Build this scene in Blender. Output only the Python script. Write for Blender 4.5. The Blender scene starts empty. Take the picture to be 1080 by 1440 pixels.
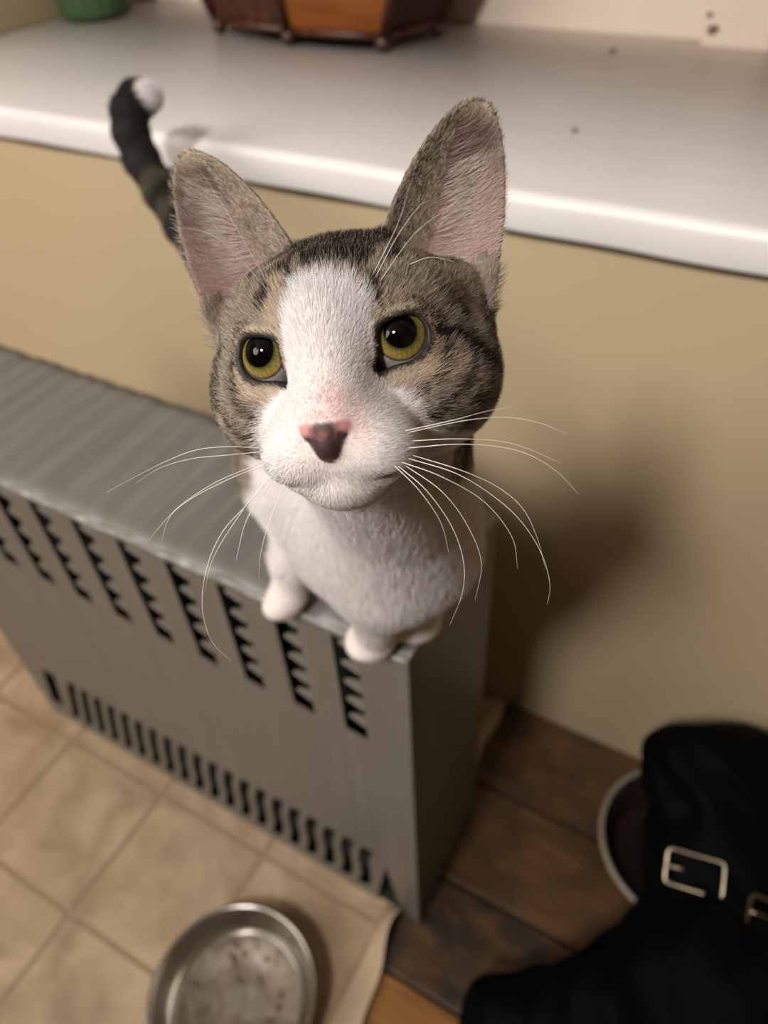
import bpy, bmesh, math, random
import numpy as np
import openvdb as vdb
from mathutils import Vector, Matrix
from mathutils.bvhtree import BVHTree

random.seed(7)
rng = np.random.default_rng(11)
scene = bpy.context.scene
COL = scene.collection

# ------------------------------------------------------------------ camera
cam_data = bpy.data.cameras.new('camera')
cam = bpy.data.objects.new('camera', cam_data); COL.objects.link(cam)
cam.location = (0.16788, -0.2928, 1.14479)
cam.rotation_mode = 'XYZ'
cam.rotation_euler = (0.790579, 0.04638, 0.508061)
cam_data.sensor_fit = 'HORIZONTAL'; cam_data.sensor_width = 36.0; cam_data.lens = 34.99
cam_data.clip_start = 0.01
cam_data.dof.use_dof = True
cam_data.dof.focus_distance = 0.252
cam_data.dof.aperture_fstop = 9.5
scene.camera = cam

# ------------------------------------------------------------------ light, exposure
scene.view_settings.view_transform = 'Standard'
scene.view_settings.look = 'None'
scene.view_settings.gamma = 1.0
scene.view_settings.use_curve_mapping = False
scene.view_settings.exposure = -0.66
world = bpy.data.worlds.new('room_air'); scene.world = world
world.use_nodes = True
world.node_tree.nodes['Background'].inputs[0].default_value = (1.0, 0.86, 0.70, 1)
world.node_tree.nodes['Background'].inputs[1].default_value = 0.04
def lamp(name, kind, loc, aim, watts, size, color):
    d = bpy.data.lights.new(name, kind); d.energy = watts; d.color = color
    if kind == 'SPOT': d.spot_size = math.radians(100); d.spot_blend = 1.0; d.shadow_soft_size = size
    else: d.shape = 'DISK'; d.size = size
    o = bpy.data.objects.new(name, d); o.location = loc
    o.rotation_euler = (Vector(aim) - Vector(loc)).to_track_quat('-Z', 'Y').to_euler(); COL.objects.link(o); return o
lamp('ceiling_spot', 'SPOT', (-0.14, -1.58, 2.60), (-.72, .55, .84), 318.0, 0.19, (1.0, 0.975, 0.935))
lamp('fill_lamp', 'AREA', (-1.60, -1.90, 2.30), (-.3, .2, .6), 84.0, 1.7, (1.0, 0.95, 0.88))  # soft fill lamp, added to lift the shadows; no known source

# ------------------------------------------------------------------ helpers
def lin(c):
    c = np.asarray(c, float) / 255.0
    return np.where(c <= 0.04045, c / 12.92, ((c + 0.055) / 1.055) ** 2.4)
def rgba(c):
    return tuple(lin(c)) + (1.0,)
def tag(o, label=None, cat=None, group=None, kind=None):
    if label: o['label'] = label
    if cat: o['category'] = cat
    if group: o['group'] = group
    if kind: o['kind'] = kind
    return o
def empty(name, loc, label, cat, group=None):
    o = bpy.data.objects.new(name, None); o.location = loc; o.empty_display_size = .05; COL.objects.link(o)
    return tag(o, label, cat, group)
def link(name, me, mat=None, parent=None, kind=None):
    o = bpy.data.objects.new(name, me); COL.objects.link(o)
    if mat is not None and not len(me.materials): me.materials.append(mat)
    if parent is not None:
        o.parent = parent; o.matrix_parent_inverse = Matrix.Translation(parent.location).inverted()
    if kind: o['kind'] = kind
    return o
def smooth(me, on=True):
    me.polygons.foreach_set('use_smooth', [on] * len(me.polygons)); me.update()
def mesh_py(name, verts, faces, mat=None, parent=None, sm=False, kind=None):
    me = bpy.data.meshes.new(name); me.from_pydata([tuple(map(float, v)) for v in verts], [], faces); me.update()
    if sm: smooth(me)
    return link(name, me, mat, parent, kind)
def bm_obj(name, bm, mat=None, parent=None, sm=False, kind=None):
    bmesh.ops.recalc_face_normals(bm, faces=bm.faces[:])
    me = bpy.data.meshes.new(name); bm.to_mesh(me); bm.free()
    if sm: smooth(me)
    return link(name, me, mat, parent, kind)
def box_bm(lo, hi, bev=0.0, seg=2):
    bm = bmesh.new(); bmesh.ops.create_cube(bm, size=1.0)
    lo, hi = Vector(lo), Vector(hi)
    for v in bm.verts:
        v.co = Vector([(lo[i] + hi[i]) / 2 + v.co[i] * (hi[i] - lo[i]) for i in range(3)])
    if bev: bmesh.ops.bevel(bm, geom=bm.edges[:] + bm.verts[:], offset=bev, segments=seg, profile=.6, affect='EDGES')
    return bm
def box(name, lo, hi, mat, parent=None, bev=0.0, kind=None):
    return bm_obj(name, box_bm(lo, hi, bev), mat, parent, kind=kind)
def lathe(name, prof, center, mat, parent=None, n=96, kind=None, close=False):
    vs, fs = [], []
    for r, z in prof:
        for i in range(n):
            a = 2 * math.pi * i / n
            vs.append((center[0] + r * math.cos(a), center[1] + r * math.sin(a), center[2] + z))
    m = len(prof)
    for j in range(m - 1):
        for i in range(n):
            fs.append((j * n + i, j * n + (i + 1) % n, (j + 1) * n + (i + 1) % n, (j + 1) * n + i))
    return mesh_py(name, vs, fs, mat, parent, True, kind)
def tube_mesh(pts, radii, n=8, closed=False):
    pts = np.asarray(pts, float); m = len(pts)
    radii = np.broadcast_to(np.asarray(radii, float), (m,))
    if closed: T = np.roll(pts, -1, 0) - np.roll(pts, 1, 0)
    else: T = np.gradient(pts, axis=0)
    T /= np.linalg.norm(T, axis=1, keepdims=True) + 1e-12
    ref = np.array([0, 0, 1.0]) if abs(T[0, 2]) < .9 else np.array([1.0, 0, 0])
    vs, fs = [], []
    N = np.cross(T[0], ref); N /= np.linalg.norm(N)
    for i in range(m):
        N = N - T[i] * (N @ T[i]); N /= np.linalg.norm(N) + 1e-12
        Bn = np.cross(T[i], N)
        for k in range(n):
            a = 2 * math.pi * k / n
            vs.append(pts[i] + radii[i] * (math.cos(a) * N + math.sin(a) * Bn))
    for i in range(m if closed else m - 1):
        j = (i + 1) % m
        for k in range(n):
            fs.append((i * n + k, i * n + (k + 1) % n, j * n + (k + 1) % n, j * n + k))
    if not closed:
        fs.append(tuple(range(n))[::-1]); fs.append(tuple((m - 1) * n + k for k in range(n)))
    return vs, fs
def catmull(pts, per=8):
    P = np.asarray(pts, float); P = np.vstack([2 * P[0] - P[1], P, 2 * P[-1] - P[-2]])
    out = []
    for i in range(1, len(P) - 2):
        for t in np.linspace(0, 1, per, endpoint=False):
            a, b, c, d = P[i - 1], P[i], P[i + 1], P[i + 2]
            out.append(.5 * (2 * b + (c - a) * t + (2 * a - 5 * b + 4 * c - d) * t * t + (3 * b - a - 3 * c + d) * t ** 3))
    out.append(P[-2]); return np.array(out)
class MatB:
    """small node-material builder"""
    def __init__(s, name, color=(200, 200, 200), rough=.5, metal=0.0, **kw):
        s.m = bpy.data.materials.new(name); s.m.use_nodes = True
        s.t = s.m.node_tree; s.n = s.t.nodes; s.l = s.t.links
        s.b = s.n['Principled BSDF']
        s.b.inputs['Base Color'].default_value = rgba(color)
        s.b.inputs['Roughness'].default_value = rough
        s.b.inputs['Metallic'].default_value = metal
        for k, v in kw.items(): s.b.inputs[k.replace('_', ' ')].default_value = v
        s.tc = s.n.new('ShaderNodeTexCoord')
    def noise(s, scale=5, detail=4, rough=.55, stretch=(1, 1, 1), coord='Object', dist=0.0):
        mp = s.n.new('ShaderNodeMapping'); mp.inputs['Scale'].default_value = stretch
        s.l.new(s.tc.outputs[coord], mp.inputs['Vector'])
        nz = s.n.new('ShaderNodeTexNoise'); nz.inputs['Scale'].default_value = scale
        nz.inputs['Detail'].default_value = detail; nz.inputs['Roughness'].default_value = rough
        nz.inputs['Distortion'].default_value = dist
        s.l.new(mp.outputs['Vector'], nz.inputs['Vector']); return nz.outputs['Fac']
    def ramp(s, fac, stops):
        r = s.n.new('ShaderNodeValToRGB'); e = r.color_ramp.elements
        while len(e) < len(stops): e.new(.5)
        for x, (p, c) in zip(e, stops):
            x.position = p; x.color = c if len(c) == 4 else rgba(c)
        s.l.new(fac, r.inputs['Fac']); return r.outputs['Color']
    def mix(s, fac, a, b, mode='MIX'):
        x = s.n.new('ShaderNodeMix'); x.data_type = 'RGBA'; x.blend_type = mode
        for sock, v in ((x.inputs[0], fac), (x.inputs[6], a), (x.inputs[7], b)):
            if hasattr(v, 'links'): s.l.new(v, sock)
            elif isinstance(v, (int, float)): sock.default_value = v
            else: sock.default_value = rgba(v)
        return x.outputs[2]
    def color(s, out): s.l.new(out, s.b.inputs['Base Color']); return s
    def rough(s, out, lo, hi):
        mr = s.n.new('ShaderNodeMapRange'); mr.inputs['To Min'].default_value = lo; mr.inputs['To Max'].default_value = hi
        s.l.new(out, mr.inputs['Value']); s.l.new(mr.outputs[0], s.b.inputs['Roughness']); return s
    def bump(s, out, strength=.2, dist=.001):
        b = s.n.new('ShaderNodeBump'); b.inputs['Strength'].default_value = strength; b.inputs['Distance'].default_value = dist
        s.l.new(out, b.inputs['Height']); s.l.new(b.outputs[0], s.b.inputs['Normal']); return s
def per_object(mb):                                              # a random value per object, for pieces that vary in tone
    oi = mb.n.new('ShaderNodeObjectInfo'); return oi.outputs['Random']
# ------------------------------------------------------------------ materials of the room
mb = MatB('wall_paint', (196, 174, 140), .42)
mb.color(mb.mix(mb.noise(3, 3), (188, 166, 132), (196, 176, 144))).bump(mb.noise(160, 2), .12, .0006); M_WALL = mb.m
mb = MatB('sill_paint', (214, 205, 198), .3)
f1 = mb.noise(6, 4, stretch=(1, 6, 1))
mb.color(mb.mix(f1, (228, 222, 219), (240, 235, 233))).rough(mb.noise(14, 3, stretch=(1, 8, 1)), .32, .5).bump(mb.noise(40, 4, stretch=(1, 7, 1)), .25, .0012); M_SILL = mb.m
mb = MatB('frame_paint', (216, 200, 184), .4)
mb.color(mb.mix(mb.noise(9, 3), (208, 188, 170), (222, 208, 194))).bump(mb.noise(30, 4), .3, .001); M_FRAME = mb.m
mb = MatB('ceiling_paint', (225, 218, 205), .8); mb.color(mb.mix(mb.noise(4), (220, 212, 198), (230, 224, 212))); M_CEIL = mb.m
mb = MatB('wood_plank', (92, 62, 36), .5)
g = mb.noise(7, 6, stretch=(1.2, 9, 9), dist=.4); bl = mb.noise(13, 5, stretch=(1, 1.2, 1), dist=.3); rnd = per_object(mb)
c1 = mb.ramp(g, [(.30, (36, 23, 10)), (.55, (74, 48, 20)), (.75, (104, 69, 31))])
c2 = mb.mix(mb.ramp(bl, [(.40, (0, 0, 0)), (.56, (255, 255, 255))]), (30, 21, 10), c1)
mb.color(mb.mix(rnd, c2, mb.mix(.3, c2, (110, 76, 40)))).rough(g, .35, .6).bump(g, .3, .001); M_PLANK = mb.m
mb = MatB('amber_plank', (150, 100, 44), .45); g = mb.noise(7, 6, stretch=(1.2, 12, 9), dist=.4)
mb.color(mb.ramp(g, [(.3, (96, 60, 22)), (.55, (134, 88, 36)), (.75, (158, 110, 52))])).bump(g, .3, .001); M_PLANK_AMBER = mb.m
mb = MatB('subfloor_gap', (22, 16, 11), .9); mb.color(mb.mix(mb.noise(30), (14, 10, 8), (30, 22, 15))); M_GAP = mb.m
def vinyl(name, a, b, c):
    mb = MatB(name, a, .48)
    n1 = mb.noise(11, 5, .6, coord='Object', dist=.6); n2 = mb.noise(45, 3)
    gp = mb.n.new('ShaderNodeNewGeometry')                        # run the mottling on from tile to tile
    for nd in mb.n:
        if nd.bl_idname == 'ShaderNodeMapping': mb.l.new(gp.outputs['Position'], nd.inputs['Vector'])
    mb.color(mb.mix(mb.ramp(n2, [(.35, (0, 0, 0)), (.75, (90, 90, 90))]), mb.ramp(n1, [(.33, a), (.5, b), (.68, c)]), a)).rough(n1, .38, .55).bump(n2, .1, .0008)
    return mb.m
M_TILE = vinyl('vinyl_tile', (142, 117, 92), (160, 136, 109), (177, 154, 126))
mb = MatB('vinyl_sheet', (136, 111, 86), .48); n1 = mb.noise(20, 4); sx = mb.n.new('ShaderNodeSeparateXYZ'); mb.l.new(mb.tc.outputs['Object'], sx.inputs[0])
gt = mb.n.new('ShaderNodeMapRange'); gt.inputs['From Min'].default_value = -.050; gt.inputs['From Max'].default_value = -.044; mb.l.new(sx.outputs[0], gt.inputs['Value'])
mb.color(mb.mix(gt.outputs[0], mb.mix(n1, (138, 112, 86), (152, 126, 99)), mb.mix(n1, (170, 146, 118), (192, 170, 142)))).bump(n1, .1, .001); M_SHEET = mb.m

# ------------------------------------------------------------------ room shell
XL, XR, YF, YB, ZC = -3.4, 2.6, -4.6, 0.388, 2.85
SZ = .862                                                       # top of the window sill
def struct(o): o['kind'] = 'structure'; return o
struct(box('wall_back', (XL, YB, -.02), (XR, YB + .1, .822), M_WALL))
struct(box('wall_back_upper_left', (XL, YB, .822), (-1.12, 1.05, ZC), M_WALL))
struct(box('wall_back_upper_right', (1.0, YB, .822), (XR, 1.05, ZC), M_WALL))
struct(box('wall_back_head', (-1.12, YB, 2.1), (1.0, 1.05, ZC), M_WALL))
struct(box('wall_left', (XL - .1, YF, -.02), (XL, 1.05, ZC), M_WALL))
struct(box('wall_right', (XR, YF, -.02), (XR + .1, 1.05, ZC), M_WALL))
struct(box('wall_front', (XL, YF - .1, -.02), (XR, YF, ZC), M_WALL))
struct(box('ceiling', (XL - .1, YF - .1, ZC), (XR + .1, 1.05, ZC + .1), M_CEIL))
struct(box('floor', (XL - .1, YF - .1, -.06), (XR + .1, 1.05, -.022), M_GAP))
# sill: a bull-nosed board, its front edge hanging just proud of the wall
prof = [(.386, .8245), (.379, .8245), (.3765, .8255), (.3755, .828)] + [(.3755 + .011 - .011 * math.cos(a), SZ - .011 + .011 * math.sin(a)) for a in np.linspace(0, math.pi / 2, 9)]
prof = prof + [(.96, SZ + .002), (.96, .8245)]
xs = np.linspace(-1.12, 1.0, 90); vs = []; fs = []; m = len(prof)
for i, x in enumerate(xs):
    wob = .0012 * math.sin(x * 17) + .0008 * math.sin(x * 41 + 1)
    lump = .0010 * max(0, math.sin(x * 9.3 + .7)) ** 6
    for (y, z) in prof:
        vs.append((x, y + (wob if y < .42 else 0), z - (lump if z < .83 else 0)))
for i in range(len(xs) - 1):
    for j in range(m):
        fs.append((i * m + j, (i + 1) * m + j, (i + 1) * m + (j + 1) % m, i * m + (j + 1) % m))
fs += [tuple(range(m)), tuple((len(xs) - 1) * m + j for j in range(m))[::-1]]
# the board only runs past the jambs in front of the wall face
sill = mesh_py('trim_1', vs, fs, M_SILL, None, True); struct(sill)
sill.data.polygons.foreach_set('use_smooth', [len(p.vertices) == 4 for p in sill.data.polygons])
# dark strip standing in for the shadow under the sill's front edge
mb = MatB('sill_shade', (96, 82, 60), .8); mb.color(mb.mix(mb.noise(60), (70, 58, 40), (120, 104, 78))); M_SILL_SHADE = mb.m
vs = []; fs = []
for i, x in enumerate(xs):
    h = .006 + .0015 * math.sin(x * 23) * math.sin(x * 7.1)
    vs += [(x, .3835, .8245), (x, .3835, .8245 - h), (x, .388, .8245 - h - .001), (x, .388, .8245)]
for i in range(len(xs) - 1):
    for j in range(3): fs.append((i * 4 + j, (i + 1) * 4 + j, (i + 1) * 4 + j + 1, i * 4 + j + 1))
struct(mesh_py('sill_shade_strip', vs, fs, M_SILL_SHADE))
# window at the back of the sill: bottom rail, stiles, panes
win = bpy.data.objects.new('window_1', None); win.location = (-.4, .95, SZ); COL.objects.link(win); win['kind'] = 'structure'
box('bottom_rail', (-1.12, .945, SZ), (1.0, 1.0, SZ + .085), M_FRAME, win, .006)
box('stile', (-.035, .918, SZ), (.055, .99, 2.1), M_FRAME, win, .006)
box('stile', (-1.12, .93, SZ), (-1.06, .99, 2.1), M_FRAME, win, .006)
box('top_rail', (-1.12, .945, 2.04), (1.0, 1.0, 2.1), M_FRAME, win, .006)
box('sash_bar', (-1.12, .95, 1.46), (1.0, .99, 1.50), M_FRAME, win, .005)
mb = MatB('night_glass', (10, 12, 16), .05); mb.rough(mb.noise(4), .03, .08); M_NIGHT = mb.m
for a, b in ((-1.06, -.035), (.055, 1.0)):
    box('pane', (a, .972, SZ + .085), (b, .976, 1.46), M_NIGHT, win)
    box('pane', (a, .972, 1.50), (b, .976, 2.04), M_NIGHT, win)
mb = MatB('bare_chip', (104, 90, 76), .9); mb.color(mb.mix(mb.noise(200), (84, 72, 60), (130, 114, 98))); M_CHIP = mb.m
def blob(name, c, r, mat, parent=None, seed=0, kind=None):       # a small irregular pebble-like piece
    bm = bmesh.new(); bmesh.ops.create_icosphere(bm, subdivisions=2, radius=1.0)
    rr = random.Random(seed)
    for v in bm.verts:
        k = 1 + rr.uniform(-.22, .22); v.co = Vector((c[0] + v.co.x * r[0] * k, c[1] + v.co.y * r[1] * k, c[2] + v.co.z * r[2] * k))
    return bm_obj(name, bm, mat, parent, True, kind)
for i, (cx, cy, cz, r) in enumerate(((-.022, .9175, .884, .007), (-.03, .9175, .90, .004))):
    blob('paint_chip', (cx, cy, cz), (r, .0012, r * .8), M_CHIP, win, i)

# wooden boards at the right (each plank a piece of the floor), a little below the vinyl
floor_wood = bpy.data.objects.new('floor_boards', None); COL.objects.link(floor_wood); floor_wood['kind'] = 'structure'
edges = [.386, .229, .073] + [-.072 - .15 * k for k in range(14)]
for k in range(len(edges) - 1):
    y1, y0 = edges[k], edges[k + 1]
    cuts = [-.06, [.62, 1.1, .50, .75, .9, .6, .8][k % 7], XR]
    for a, b in zip(cuts[:-1], cuts[1:]):
        box('plank', (a + .0012, y0 + .0022, -.021), (b - .0012, y1 - .0022, -.004), M_PLANK_AMBER if k == 3 and a < 0 else M_PLANK, floor_wood, .0018)
# vinyl flooring: backing sheet with the torn, curled right edge, and its tiles
def edge_x(y):
    return -.012 + .010 * math.exp(-((y + .20) / .07) ** 2) - .016 * math.exp(-((y + .03) / .06) ** 2) + .0025 * math.sin(y * 60) - (.014 if y > .12 else 0)
def curl(x, y):
    e = edge_x(y); t = max(0.0, 1 - (e - x) / .030)
    lift = .010 + .034 * math.exp(-((y + .018) / .042) ** 2) * (1 if y < 0 else 0)
    return lift * t * t if y < -.0005 else 0.0
ys = np.concatenate([np.linspace(-4.5, -.45, 40), np.linspace(-.44, -.003, 80), np.linspace(.0, .386, 30)])
us = np.concatenate([np.linspace(0, .975, 14), np.linspace(.984, 1, 16)]); vs = []; fs = []
for y in ys:
    e = edge_x(y)
    for u in us:
        x = -3.3 + u * (e + 3.3); vs.append((x, y, -.0012 + curl(x, y)))
nu = len(us)
for i in range(len(ys) - 1):
    for j in range(nu - 1): fs.append((i * nu + j, i * nu + j + 1, (i + 1) * nu + j + 1, (i + 1) * nu + j))
sheet = mesh_py('floor_vinyl', vs, fs, M_SHEET, None, True, 'structure')
md = sheet.modifiers.new('thick', 'SOLIDIFY'); md.thickness = .0024; md.offset = -1
tile_me = None
for ix in range(12):
    for iy in range(-8, 2):
        x1 = -.047 - .2 * ix; y0 = -.026 + .2 * iy
        if y0 + .2 > .389: continue
        if tile_me is None:
            bm = box_bm((-.0962, -.0962, -.0015), (.0962, .0962, .0006), .0014, 2)
            bmesh.ops.recalc_face_normals(bm, faces=bm.faces[:])
            tile_me = bpy.data.meshes.new('tile'); bm.to_mesh(tile_me); bm.free(); tile_me.materials.append(M_TILE)
        o = bpy.data.objects.new('tile', tile_me); COL.objects.link(o); o.parent = sheet
        o.location = (x1 - .1, y0 + .1, 0)

# ------------------------------------------------------------------ radiator cover
mb = MatB('cover_paint', (124, 119, 113), .45)
sv = mb.noise(9, 5, .6, stretch=(9, 9, .35)); bl = mb.noise(4, 3)
mb.color(mb.mix(bl, mb.ramp(sv, [(.25, (92, 86, 78)), (.55, (108, 103, 95)), (.8, (128, 123, 115))]), (102, 95, 86))).rough(sv, .32, .5).bump(sv, .4, .0018); M_COVER = mb.m
mb = MatB('cover_top_paint', (120, 119, 117), .4)
sv = mb.noise(10, 5, .6, stretch=(9, .4, 9)); bl = mb.noise(7, 3)
mb.color(mb.mix(bl, mb.ramp(sv, [(.25, (100, 97, 91)), (.55, (122, 119, 114)), (.8, (146, 144, 141))]), (110, 107, 102))).rough(sv, .3, .48).bump(sv, .45, .002); M_TOP = mb.m
mb = MatB('worn_edge', (172, 170, 166), .4); nz = mb.noise(55, 4, stretch=(1, 4, 4))
mb.color(mb.ramp(nz, [(.40, (118, 115, 110)), (.58, (150, 148, 144)), (.72, (205, 203, 200))])).bump(nz, .4, .001); M_WORN = mb.m
mb = MatB('fin_paint', (112, 104, 92), .5); mb.color(mb.mix(mb.noise(30), (100, 92, 80), (128, 119, 106))); M_FIN = mb.m
CX0, CX1, CD, CH = -.72, 0.0, .180, .65
cover = empty('radiator_cover', ((CX0 + CX1) / 2, CD / 2, 0), 'grey painted metal radiator cover with slotted front that the cat stands on', 'radiator cover')
SLOTX = [-.074 - .0613 * i for i in range(11)]; SLOTW = .0255; SZ0, SZ1 = .472, .634
def poly_panel(name, outline, holes, y0, thick, mat, parent):     # sheet in the XZ plane with real holes
    cu = bpy.data.curves.new(name, 'CURVE'); cu.dimensions = '2D'; cu.fill_mode = 'BOTH'; cu.extrude = thick / 2
    for loop in [outline] + holes:
        sp = cu.splines.new('POLY'); sp.points.add(len(loop) - 1); sp.use_cyclic_u = True
        for p_, (x, z) in zip(sp.points, loop): p_.co = (x, z, 0, 1)
    tmp = bpy.data.objects.new('tmp', cu); COL.objects.link(tmp)
    dg = bpy.context.evaluated_depsgraph_get()
    me = bpy.data.meshes.new_from_object(tmp.evaluated_get(dg)); bpy.data.objects.remove(tmp); bpy.data.curves.remove(cu)
    me.name = name
    for v in me.vertices: v.co = Vector((v.co.x, y0 + thick / 2 + v.co.z, v.co.y))
    me.materials.clear(); me.update()
    return link(name, me, mat, parent)
holes = []
for x in SLOTX:
    holes.append([(x, SZ0 + .006), (x, SZ1), (x + SLOTW, SZ1), (x + SLOTW, SZ0)])
bx = [-.078 - .0277 * i for i in range(20)]
for i, x in enumerate(bx):
    lean = .020 + .036 * i / 19; w = .0165; z1, z0 = .178, .030
    def at(f): return x - lean * (1 - f) + .004 * math.sin(f * 6.3) * (1 - i / 24)
    L_ = [(at(f) , z0 + (z1 - z0) * f) for f in np.linspace(0, 1, 9)]
    holes.append(L_ + [(a + w, b) for a, b in L_[::-1]])
holes.append([(-.700, .05), (-.663, .172), (-.636, .172), (-.672, .05)])
outline = [(CX0, 0), (-.068, 0), (-.046, .150), (-.024, 0), (CX1, 0), (CX1, CH - .002), (CX0, CH - .002)]
poly_panel('front_panel', outline, holes, 0, .0016, M_COVER, cover)
# bent tongues in the upper slots: attached on the right, their tips pushed in
W_ = SLOTW - .0004
tongue_me = bpy.data.meshes.new('louvre_tongue')
tongue_me.from_pydata([(W_, .0006, .0165), (W_, .0006, .0), (.0045, .0050, .0), (W_, -.0008, -.0024), (.0045, .0030, -.0024), (W_ * .52, .0042, .0075)], [], [(0, 5, 2, 1), (1, 2, 4, 3)])
tongue_me.materials.append(M_COVER); tongue_me.update()
for x in SLOTX:
    for k in range(5):
        o = bpy.data.objects.new('louvre_tongue', tongue_me); COL.objects.link(o); o.parent = cover
        o.location = Vector((x, 0, SZ0 + .0305 + k * .0300)) - cover.location
# top sheet: shallow ridges running front to back
nx, ny = 200, 10; vs = []; fs = []
for i in range(nx + 1):
    x = CX0 - .002 + (CX1 - CX0 + .004) * i / nx
    rz = .0010 * math.sin(x * 190 + 2 * math.sin(x * 23)) + .0007 * math.sin(x * 83)
    for j in range(ny + 1):
        y = -.003 + (CD + .003) * j / ny
        vs.append((x, y, CH + rz * (1 if 0 < j else .3)))
for i in range(nx):
    for j in range(ny): fs.append((i * (ny + 1) + j, (i + 1) * (ny + 1) + j, (i + 1) * (ny + 1) + j + 1, i * (ny + 1) + j + 1))
top = mesh_py('top_panel', vs, fs, M_TOP, cover, True)
md = top.modifiers.new('thick', 'SOLIDIFY'); md.thickness = .003; md.offset = -1
v, f = tube_mesh([(x, -.0025 + .0006 * math.sin(x * 60), CH - .0022 + .0006 * math.sin(x * 97)) for x in np.linspace(CX0 - .002, CX1 + .002, 120)], .0030, 8)
mesh_py('front_lip', v, f, M_WORN, cover, True)
box('corner_bead', (-.005, -.0016, .0), (.0012, .004, CH - .002), M_COVER, cover, .0014)
box('side_panel', (-.0014, .002, .0), (.0002, CD, CH - .003), M_COVER, cover)
mb = MatB('inside_shade', (24, 20, 15), .8); mb.color(mb.mix(mb.noise(20), (16, 13, 10), (34, 28, 21))); M_IN = mb.m  # near-black colour puts the shade inside the cover into the paint
box('shade_back', (CX0 + .002, CD - .003, .0), (CX1 - .002, CD - .0005, CH - .003), M_IN, cover)  # dark sheet added behind the slots so they read as shade
box('shade_base', (CX0 + .002, .004, .0008), (CX1 - .002, CD - .003, .0045), M_IN, cover)  # dark sheet added over the floor inside to keep the slots dark
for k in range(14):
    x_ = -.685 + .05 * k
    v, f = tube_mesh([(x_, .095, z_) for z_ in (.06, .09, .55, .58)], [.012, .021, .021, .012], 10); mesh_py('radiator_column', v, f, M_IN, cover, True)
box('side_panel', (CX0, .002, .0), (CX0 + .0016, CD, CH - .003), M_COVER, cover)
# ------------------------------------------------------------------ cat: signed-distance body (numpy)
HC = np.array([0.0301, -0.0877, 0.9897])                      # centre of the skull, world metres
HR = np.array([[0.8843, -0.3084, -0.3507], [0.4477, 0.7736, 0.4485], [0.133, -0.5536, 0.8221]])
def h2w(q):                                                     # head millimetres -> world metres
    return np.asarray(q, float) / 1000 @ HR.T + HC
def w2h(w):
    return (np.asarray(w, float) - HC) @ HR * 1000
def smin(a, b, k):
    h = np.maximum(k - np.abs(a - b), 0) / k
    return np.minimum(a, b) - h * h * k * 0.25
def smax(a, b, k):
    return -smin(-a, -b, k)
def s_ell(x, y, z, c, r, yaw=0.0):
    x, y, z = x - c[0], y - c[1], z - c[2]
    if yaw:
        cs, sn = math.cos(yaw), math.sin(yaw)
        x, y = x * cs + y * sn, -x * sn + y * cs
    k0 = np.sqrt((x / r[0]) ** 2 + (y / r[1]) ** 2 + (z / r[2]) ** 2)
    k1 = np.sqrt((x / r[0] ** 2) ** 2 + (y / r[1] ** 2) ** 2 + (z / r[2] ** 2) ** 2)
    return k0 * (k0 - 1) / np.maximum(k1, 1e-9)
def s_cap(x, y, z, a, b, ra, rb):
    a, b = np.asarray(a, float), np.asarray(b, float)
    d = b - a
    t = np.clip(((x - a[0]) * d[0] + (y - a[1]) * d[1] + (z - a[2]) * d[2]) / (d @ d), 0, 1)
    return np.sqrt((x - a[0] - t * d[0]) ** 2 + (y - a[1] - t * d[1]) ** 2 + (z - a[2] - t * d[2]) ** 2) - (ra + (rb - ra) * t)
# --- ears: a cupped sheet in its own frame (u across, v towards the tip, w backwards)
EAR = {}
for s in (-1, 1):
    B_ = np.array([s * 38.5, 9.0, 30.0])
    V_ = np.array([s * 19.5, 6.0, 52.0]); V_ /= np.linalg.norm(V_)
    F_ = np.array([s * 0.22, -1.0, 0.12]); F_ -= V_ * (F_ @ V_); F_ /= np.linalg.norm(F_)
    U_ = np.cross(V_, F_)
    if U_[0] * s < 0: U_ = -U_
    EAR[s] = (B_, U_, V_, -F_)
EARL = 58.0
def ear_uvw(x, y, z, s):
    B_, U_, V_, W_ = EAR[s]
    x, y, z = x - B_[0], y - B_[1], z - B_[2]
    return (x * U_[0] + y * U_[1] + z * U_[2], x * V_[0] + y * V_[1] + z * V_[2], x * W_[0] + y * W_[1] + z * W_[2])
def ear_sheet(u, v):
    t = np.clip(v / EARL, 0, 1)
    hw = (25.0 - 2.6 * (np.asarray(u) > 0) * np.clip(u / 12, 0, 1)) * (1 - .33 * t) * np.maximum(1 - t ** 3.2, 1e-3) ** 0.55 + np.clip(-v, 0, 16) * 0.1
    dep = 12.5 * (1 - t) ** 0.75 + 1.2
    uu = np.clip(u / hw, -1.3, 1.3)
    return hw, dep * (1 - uu ** 2), 2 * dep * uu / hw
def s_ear(x, y, z, s):
    u, v, w = ear_uvw(x, y, z, s)
    hw, ws, g = ear_sheet(u, v)
    d = np.abs(w - ws) / np.sqrt(1 + g * g) - 1.5
    d = smax(d, (np.abs(u) - hw) * 0.85, 2.0)
    d = smax(d, (v - EARL), 2.0)
    return smax(d, -(v + 14), 2.0)
EYE_C = {s: np.array([s * 21.9, -26.0, -0.6]) for s in (-1, 1)}
EYE_R = 11.6
EYE_A = {}
for s in (-1, 1):
    a = np.array([s * 0.30, -1.0, 0.06]); EYE_A[s] = a / np.linalg.norm(a)
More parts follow.
